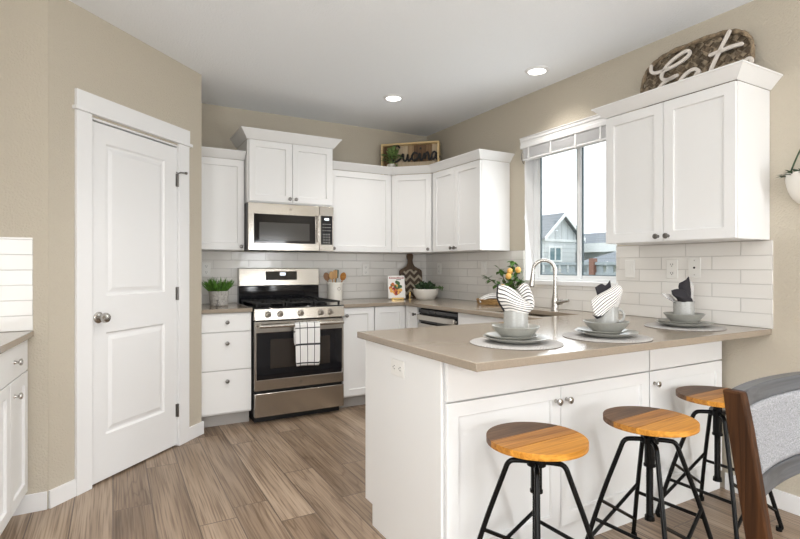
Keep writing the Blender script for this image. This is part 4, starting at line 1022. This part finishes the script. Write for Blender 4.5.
# lemon plant
lp = thing('lemon_plant', 'small citrus plant with orange yellow fruit in a pot by the window', 'plant', (2.85, 3.20, CZ1+.0006))
bm = NB(); lathe(bm, [(0,0),(.045,0),(.050,.004),(.058,.095),(.054,.096),(.05,.085),(0,.085)], 28); obj('pot', bm, M['ceramic'], lp)
rnd = random.Random(5); tb = NB(); lb = NB(); fruit = []
stems = [(-.09,.30,.02),(-.19,.23,.0),(.02,.36,.01),(.06,.30,.0),(-.02,.27,-.05),(.08,.20,-.02),(-.12,.17,-.04),(.0,.20,.05)]
for a, b, c in stems:
    e = RGT*a + FWD*c + Vector((0,0,b)); mid_ = e*.5 + Vector((0,0,.05)); pts = smooth_path([Vector((0,0,.08)), mid_, e], 2); tube(tb, pts, .003, 6)
    for q in pts[3:]:
        for i in range(2): leaf(lb, q, rdir(rnd, -.4), Vector((rnd.uniform(-.5,.5),rnd.uniform(-.5,.5),1)), rnd.uniform(.04,.065), .038, .2)
obj('stems', tb, M['twig'], lp); obj('leaves', lb, M['leaf'], lp, angle=180)
for a, b, c in ((-.02,.285,-.06),(.05,.295,-.04),(-.035,.245,-.07),(-.085,.155,-.07),(.075,.150,-.06)):
    bm = NB(); lathe(bm, [(0,-.026),(.013,-.022),(.023,-.008),(.024,.006),(.017,.020),(.006,.026),(0,.027)], 18, Matrix.Translation(RGT*a + FWD*c + Vector((0,0,b)))); obj('fruit', bm, M['lemon'], lp)
# wall planter at the right edge
wp = thing('wall_planter', 'white half round planter with trailing plant hung on the right wall', 'planter', (XR-.001, 1.185, 1.53))
bm = NB(); n = 24
L = []
for j in range(9):
    t = j/8; r = .098*math.sqrt(max(0.0, 1-(1-t)**2.2)) + .001; z = .165*t; L.append([bm.verts.new((-r*1.05*math.sin(math.pi*i/n)-.0005, r*math.cos(math.pi*i/n), z)) for i in range(n+1)])
for A, Bv in zip(L, L[1:]):
    for i in range(n): bm.faces.new((A[i], A[i+1], Bv[i+1], Bv[i]))
    bm.faces.new((A[0], Bv[0], Bv[n], A[n]))
bm.faces.new(L[0]); bm.faces.new([bm.verts.new((v.co.x*.93, v.co.y*.93, .152)) for v in L[-1]]); obj('pot', bm, M['ceramic'], wp, angle=60)
rnd = random.Random(8); bm = NB()
for k in range(46):
    a = rnd.uniform(0, math.pi); q = .09*math.sqrt(rnd.random()); p = Vector((-.01-q*math.sin(a), q*math.cos(a), .150)); leaf(bm, p, Vector((-.5*math.sin(a), math.cos(a)*1.0, rnd.uniform(.1,1))), Vector((0,0,1)), rnd.uniform(.03,.06), .022, .3)
obj('foliage', bm, M['leafdark'], wp, angle=180)
bm = NB()
for s in (-1, 1): tube(bm, smooth_path([(-.02, .085*s, .15), (-.012, .05*s, .26), (-.004, .0, .36)], 2), .004, 8)
cyl(bm, (0,0,.36), (-.012,0,.36), .008, n=12); obj('hanger', bm, M['leafdark'], wp)

# ---------------------------------------------------------------- signs above the cabinets
def ribbon(bm, pts, wd, y0, y1, fn=None):
    """flat letter stroke: a band of width wd along a 2-D path, extruded from y0 to y1"""
    P = smooth_path([(a, b, 0) for a, b in pts], 2); n = len(P); Lf, Rt = [], []
    for i, p in enumerate(P):
        d = (P[min(i+1,n-1)] - P[max(i-1,0)]).normalized(); s = Vector((-d.y, d.x, 0))*wd*.5; Lf.append(p+s); Rt.append(p-s)
    fn = fn or (lambda x, z, t: (x, t, z))
    g = [[bm.verts.new(fn(q.x, q.y, t)) for q, t in ((a, y0), (b, y0), (b, y1), (a, y1))] for a, b in zip(Lf, Rt)]
    for A, Bv in zip(g, g[1:]):
        for k in range(4): bm.faces.new((A[k], A[(k+1)%4], Bv[(k+1)%4], Bv[k]))
    bm.faces.new(g[0]); bm.faces.new(g[-1])
    for q in (P[0], P[-1]):
        fs = prism(bm, [(q.x+wd*.5*math.cos(2*math.pi*i/12), q.y+wd*.5*math.sin(2*math.pi*i/12)) for i in range(12)], y0+.0003, y1-.0003, fn)
CZ = 2.1305
cs = thing('cucina_sign', 'wooden shadow box sign reading Cucina on top of the corner cabinet', 'sign', (2.602, 4.408, CZ), -45)
SWd, SHt = .30, .350
bm = NB(); cells(bm, [-SWd, -SWd+.018, SWd-.018, SWd], [0, .018, SHt-.018, SHt], lambda u, v: not (-SWd+.018 < u < SWd-.018 and .018 < v < SHt-.018), -.03, .04, lambda u, v, t: (u, t, v)); obj('frame', bm, M['frameoak'], cs, bevel=.004)
cols = [wood_mat('slat_%s' % nm, c0, c1, 2, .6) for nm, c0, c1 in (('umber', (.10,.055,.025), (.2,.11,.05)), ('tan', (.26,.17,.09), (.42,.29,.16)), ('pale', (.42,.33,.22), (.58,.47,.33)), ('chestnut', (.16,.09,.04), (.28,.17,.08)))]
x = -SWd+.0185
for i in range(9):
    bm = NB(); w_ = (2*SWd-.037)/9; bx(bm, x+.0004, x+w_-.0004, .022, .034, .0185, SHt-.0185); obj('back_slat', bm, cols[(i*3+i//3) % 4], cs, smooth=False); x += w_
bm = NB(); bx(bm, -.12, .265, -.028, .0, .019, .152); obj('ledge', bm, cols[2], cs, bevel=.002)
q = NB()
def put(ox, oz, sc, strokes):
    for s in strokes: ribbon(q, [(ox+a*sc, oz+b*sc) for a, b in s], .018, -.012, -.002)
sc = .088; oz = .165
put(-.195, oz, sc, [[(.95,1.65),(.75,1.95),(.3,1.8),(.0,1.1),(.05,.35),(.4,-.02),(.9,.15),(1.15,.5)]])
put(-.075, oz, sc, [[(-.2,.5),(.1,1),(.02,.3),(.25,0),(.5,.25),(.62,1),(.58,.2),(.75,0),(.95,.3)]])
put(.005, oz, sc, [[(.75,.85),(.45,1.02),(.12,.6),(.25,.08),(.6,.08),(.95,.45)]])
put(.085, oz, sc, [[(.0,.4),(.22,1.0),(.2,.2),(.38,0),(.6,.35)], [(.26,1.35),(.30,1.42)]])
put(.135, oz, sc, [[(.0,.3),(.2,1.0),(.16,0),(.3,.75),(.55,1.0),(.64,.6),(.62,.1),(.8,.05),(1.0,.4)]])
put(.213, oz, sc, [[(.62,.8),(.35,1.0),(.05,.55),(.2,.02),(.5,.3),(.66,.95),(.62,.2),(.78,.02),(.98,.35)]])
obj('lettering', q, M['dark'], cs, smooth=False)
sp = thing('sign_plant', 'small leafy plant in a white pot inside the shadow box sign', 'plant', tuple(Vector((2.602,4.408,CZ+.0185)) + Matrix.Rotation(R(-45),3,'Z') @ Vector((-.185,-.035,0))), -45)
bm = NB(); lathe(bm, [(0,0),(.034,0),(.036,.003),(.043,.115),(.040,.118),(.037,.105),(0,.105)], 24); obj('pot', bm, M['ceramic'], sp)
rnd = random.Random(21); bm = NB()
for i in range(95):
    d = rdir(rnd, -.1); p = Vector((0,0,.16)) + Vector((d.x*.085, d.y*.04-.012, d.z*.10))*rnd.uniform(.4,1.15); leaf(bm, p, Vector((d.x, d.y*.5-.3, d.z)), Vector((0,0,1)), rnd.uniform(.035,.055), .028, .15)
for i in range(10): tube(bm, [(0,0,.10), tuple(Vector((rnd.uniform(-.06,.06), rnd.uniform(-.03,.0), .16+rnd.uniform(0,.07))))], .0015, 5)
obj('foliage', bm, M['paleleaf'], sp, angle=180)
# woven oval tray with the word Eat
bs = thing('eat_basket_sign', 'oval woven tray sign reading Eat on the cabinet right of the window', 'sign', (2.895, 1.728, 2.1512), -90)
bs.rotation_euler = (R(-6), 0, R(-90))
RX, RZ = .318, .190
def srect(a, k=1.0):
    e = .62
    c_, s_ = math.cos(a), math.sin(a)
    return RX*k*math.copysign(abs(c_)**e, c_), RZ + RZ*k*math.copysign(abs(s_)**(.75), s_)
bm = NB(); n = 60; A = [srect(2*math.pi*i/n, .97) for i in range(n)]
prism(bm, A, .004, .010, lambda x, z, t: (x, t, z)); obj('backing', bm, M['twig'], bs, smooth=False)
def inside(x, z):
    return abs(x/(RX*.97))**3.0 + abs((z-RZ)/(RZ*.97))**2.6 < 1
for fam, ang in ((0, 38), (1, -40)):
    dv = Vector((math.cos(R(ang)), math.sin(R(ang)))); nv = Vector((-dv.y, dv.x))
    bm = NB()
    for k in range(-13, 14):
        off = k*.036; run = None; s = -.45
        while s < .45:
            p = dv*s + nv*off; x, z = p.x, p.y+RZ
            if inside(x, z):
                m_ = int(round((nv.x*0 + s)/.036)); over = ((m_+k+fam) % 2 == 0)
                yy = -.0025 if over else .0034
                hw = .0150; a_, b_ = p - dv*.0185, p + dv*.0185
                vs = []
                for e0, sg in ((a_, -1), (a_, 1), (b_, 1), (b_, -1)):
                    e1 = e0 + nv*(hw*sg); vs.append(bm.verts.new((e1.x, yy, e1.y+RZ)))
                ws = [bm.verts.new((v.co.x, yy-.0022, v.co.z)) for v in vs]
                bm.faces.new(ws); bm.faces.new(vs)
                for i in range(4): bm.faces.new((vs[i], vs[(i+1)%4], ws[(i+1)%4], ws[i]))
            s += .036
    obj('weave', bm, M['strip' if fam else 'palestrip'], bs, smooth=False)

bm = NB(); n = 72
for ph in (0, math.pi):
    tube(bm, [(srect(2*math.pi*i/n)[0], -.010+.007*math.cos(i*math.pi/3+ph), srect(2*math.pi*i/n)[1]+.006*math.sin(i*math.pi/3+ph)) for i in range(n)], .0085, 8, closed=True)
obj('rim', bm, M['ropestrip'], bs)
bm = NB()
def yz(pts): return [(1.71-y_, z_-2.1512) for y_, z_ in pts]
E1 = [(1.961,2.473),(1.963,2.442),(1.939,2.419),(1.89,2.415),(1.814,2.42),(1.748,2.439),(1.716,2.462),(1.725,2.484),(1.76,2.486),(1.821,2.465),(1.87,2.43),(1.892,2.388),(1.877,2.358),(1.839,2.348),(1.788,2.357)]
E2 = [(1.80,2.358),(1.864,2.345),(1.905,2.314),(1.918,2.285),(1.90,2.252),(1.84,2.245),(1.775,2.27)]
A1 = [(1.657,2.334),(1.674,2.358),(1.708,2.362),(1.754,2.338),(1.784,2.293),(1.775,2.255),(1.735,2.25),(1.69,2.29),(1.665,2.345),(1.672,2.27),(1.645,2.25)]
T1 = [(1.505,2.506),(1.539,2.439),(1.575,2.366),(1.599,2.305),(1.60,2.262),(1.57,2.248),(1.50,2.27),(1.434,2.298),(1.405,2.318),(1.386,2.313),(1.384,2.296)]
T2 = [(1.60,2.410),(1.554,2.412),(1.493,2.416),(1.438,2.411)]
for st_ in (E1, E2, A1, T1, T2): ribbon(bm, yz(st_), .019, -.036, -.024)
obj('lettering', bm, M['whitewood'], bs, bevel=.0015)

# ---------------------------------------------------------------- outside the window
bm = NB(); bx(bm, 3.4, 60, -8, 60, -.62, -.5); g = obj('outdoor_ground', bm, M['lawn'], smooth=False); g['kind'] = 'structure'
fn_ = thing('wooden_fence', 'weathered wooden fence beyond the sink window', 'fence', (9.0, 8.0, -.5))
bm = NB(); bx(bm, 0, .03, -6, 9, .05, 1.55); obj('board_panel', bm, M['cedar'], fn_, smooth=False)
bm = NB(); bx(bm, -.05, .08, -6, 9, 1.78, 1.84); obj('cap_rail', bm, M['fencerail'], fn_, smooth=False)
bm = NB(); bx(bm, -.03, .05, -6, 9, 1.55, 1.62); obj('middle_rail', bm, M['fencerail'], fn_, smooth=False)
bm = NB()
for i in range(60): y = -6+i*.25; bx(bm, 0, .02, y, y+.17, 1.62, 1.78)
obj('lattice', bm, M['fencerail'], fn_, smooth=False)
for y in (-5.6, -3.1, -.52, 2.0, 4.5, 7.0):
    bm = NB(); bx(bm, -.09, .03, y-.06, y+.06, 0, 1.92); obj('post', bm, M['fencepost'], fn_, smooth=False)
hs = thing('neighbour_house', 'pale grey gabled house with white trim outside the window', 'house', (18.35, 17.17, -.5))
Hp, He, Hw = 4.28, 3.30, 1.08
sl = (Hp-He)/Hw; WX0, WX1 = -.95, .95
bm = NB(); bx(bm, -1.0, 1.0, 0, 8, 0, He+.06); obj('wall', bm, M['lap'], hs, smooth=False)
bm = NB(); prism(bm, [(-1.0, He-.26), (1.0, He-.26), (1.0, He+.06), (0, Hp-.05), (-1.0, He+.06)], -.03, .0, lambda x, z, t: (x, t, z)); obj('gable', bm, M['batten'], hs, smooth=False)
bm = NB(); bx(bm, -1.0, 1.0, -.06, 0, He-.38, He-.26); obj('belly_band', bm, M['fascia'], hs, smooth=False)
bm = NB()
for sgn in (-1, 1): prism(bm, [(0, Hp), (sgn*1.3, Hp-1.3*sl), (sgn*1.3, Hp-1.3*sl-.10), (0, Hp-.10)], -.3, 8, lambda x, z, t: (x, t, z))
obj('roof', bm, M['shingle'], hs, smooth=False)
bm = NB()
for sgn in (-1, 1): prism(bm, [(0, Hp+.01), (sgn*1.31, Hp-1.31*sl+.01), (sgn*1.31, Hp-1.31*sl-.17), (0, Hp-.17)], -.34, -.301, lambda x, z, t: (x, t, z))
obj('rake_board', bm, M['fascia'], hs, smooth=False)
bm = NB(); cells(bm, [-.80, -.72, -.40, -.34, -.02, .06], [1.98, 2.06, 2.62, 2.72], lambda u, v: not ((-.72 < u < -.40 or -.34 < u < -.02) and 2.06 < v < 2.62), -.05, -.001, lambda u, v, t: (u, t, v)); w_ = obj('window', bm, M['fascia'], hs, smooth=False)
bm = NB(); bx(bm, -.72, -.02, -.015, -.002, 2.06, 2.62); obj('pane', bm, simple('dull_glass', (.16,.25,.28), .2), w_, smooth=False)
h2 = thing('neighbour_house', 'low house with broad grey roof and white eaves seen in the right pane', 'house', (20.0, 13.6, -.5))
bm = NB(); bx(bm, .6, 9, -6, 8.5, 0, 2.64); obj('wall', bm, M['lap'], h2, smooth=False)
bm = NB(); prism(bm, [(0, 2.85), (3.2, 3.62), (9.5, 3.62), (9.5, 2.65), (0, 2.65)], -6.5, 9, lambda x, z, t: (x, t, z)); obj('roof', bm, M['shingle'], h2, smooth=False)
bm = NB(); bx(bm, -.06, -.001, -6.5, 9, 2.45, 2.87); obj('fascia', bm, M['fascia'], h2, smooth=False)
h3 = thing('garden_shed', 'low shed with a slanted grey roof behind the fence in the right pane', 'shed', (14.0, 11.0, -.5))
bm = NB(); bx(bm, 0, 2, -4, .9, 0, 1.85); obj('wall', bm, M['lap'], h3, smooth=False)
bm = NB(); prism(bm, [(-.4, 1.86), (2.3, 2.42), (2.3, 2.34), (-.4, 1.78)], -4.2, 1.1, lambda x, z, t: (x, t, z)); obj('roof', bm, M['shingle'], h3, smooth=False)
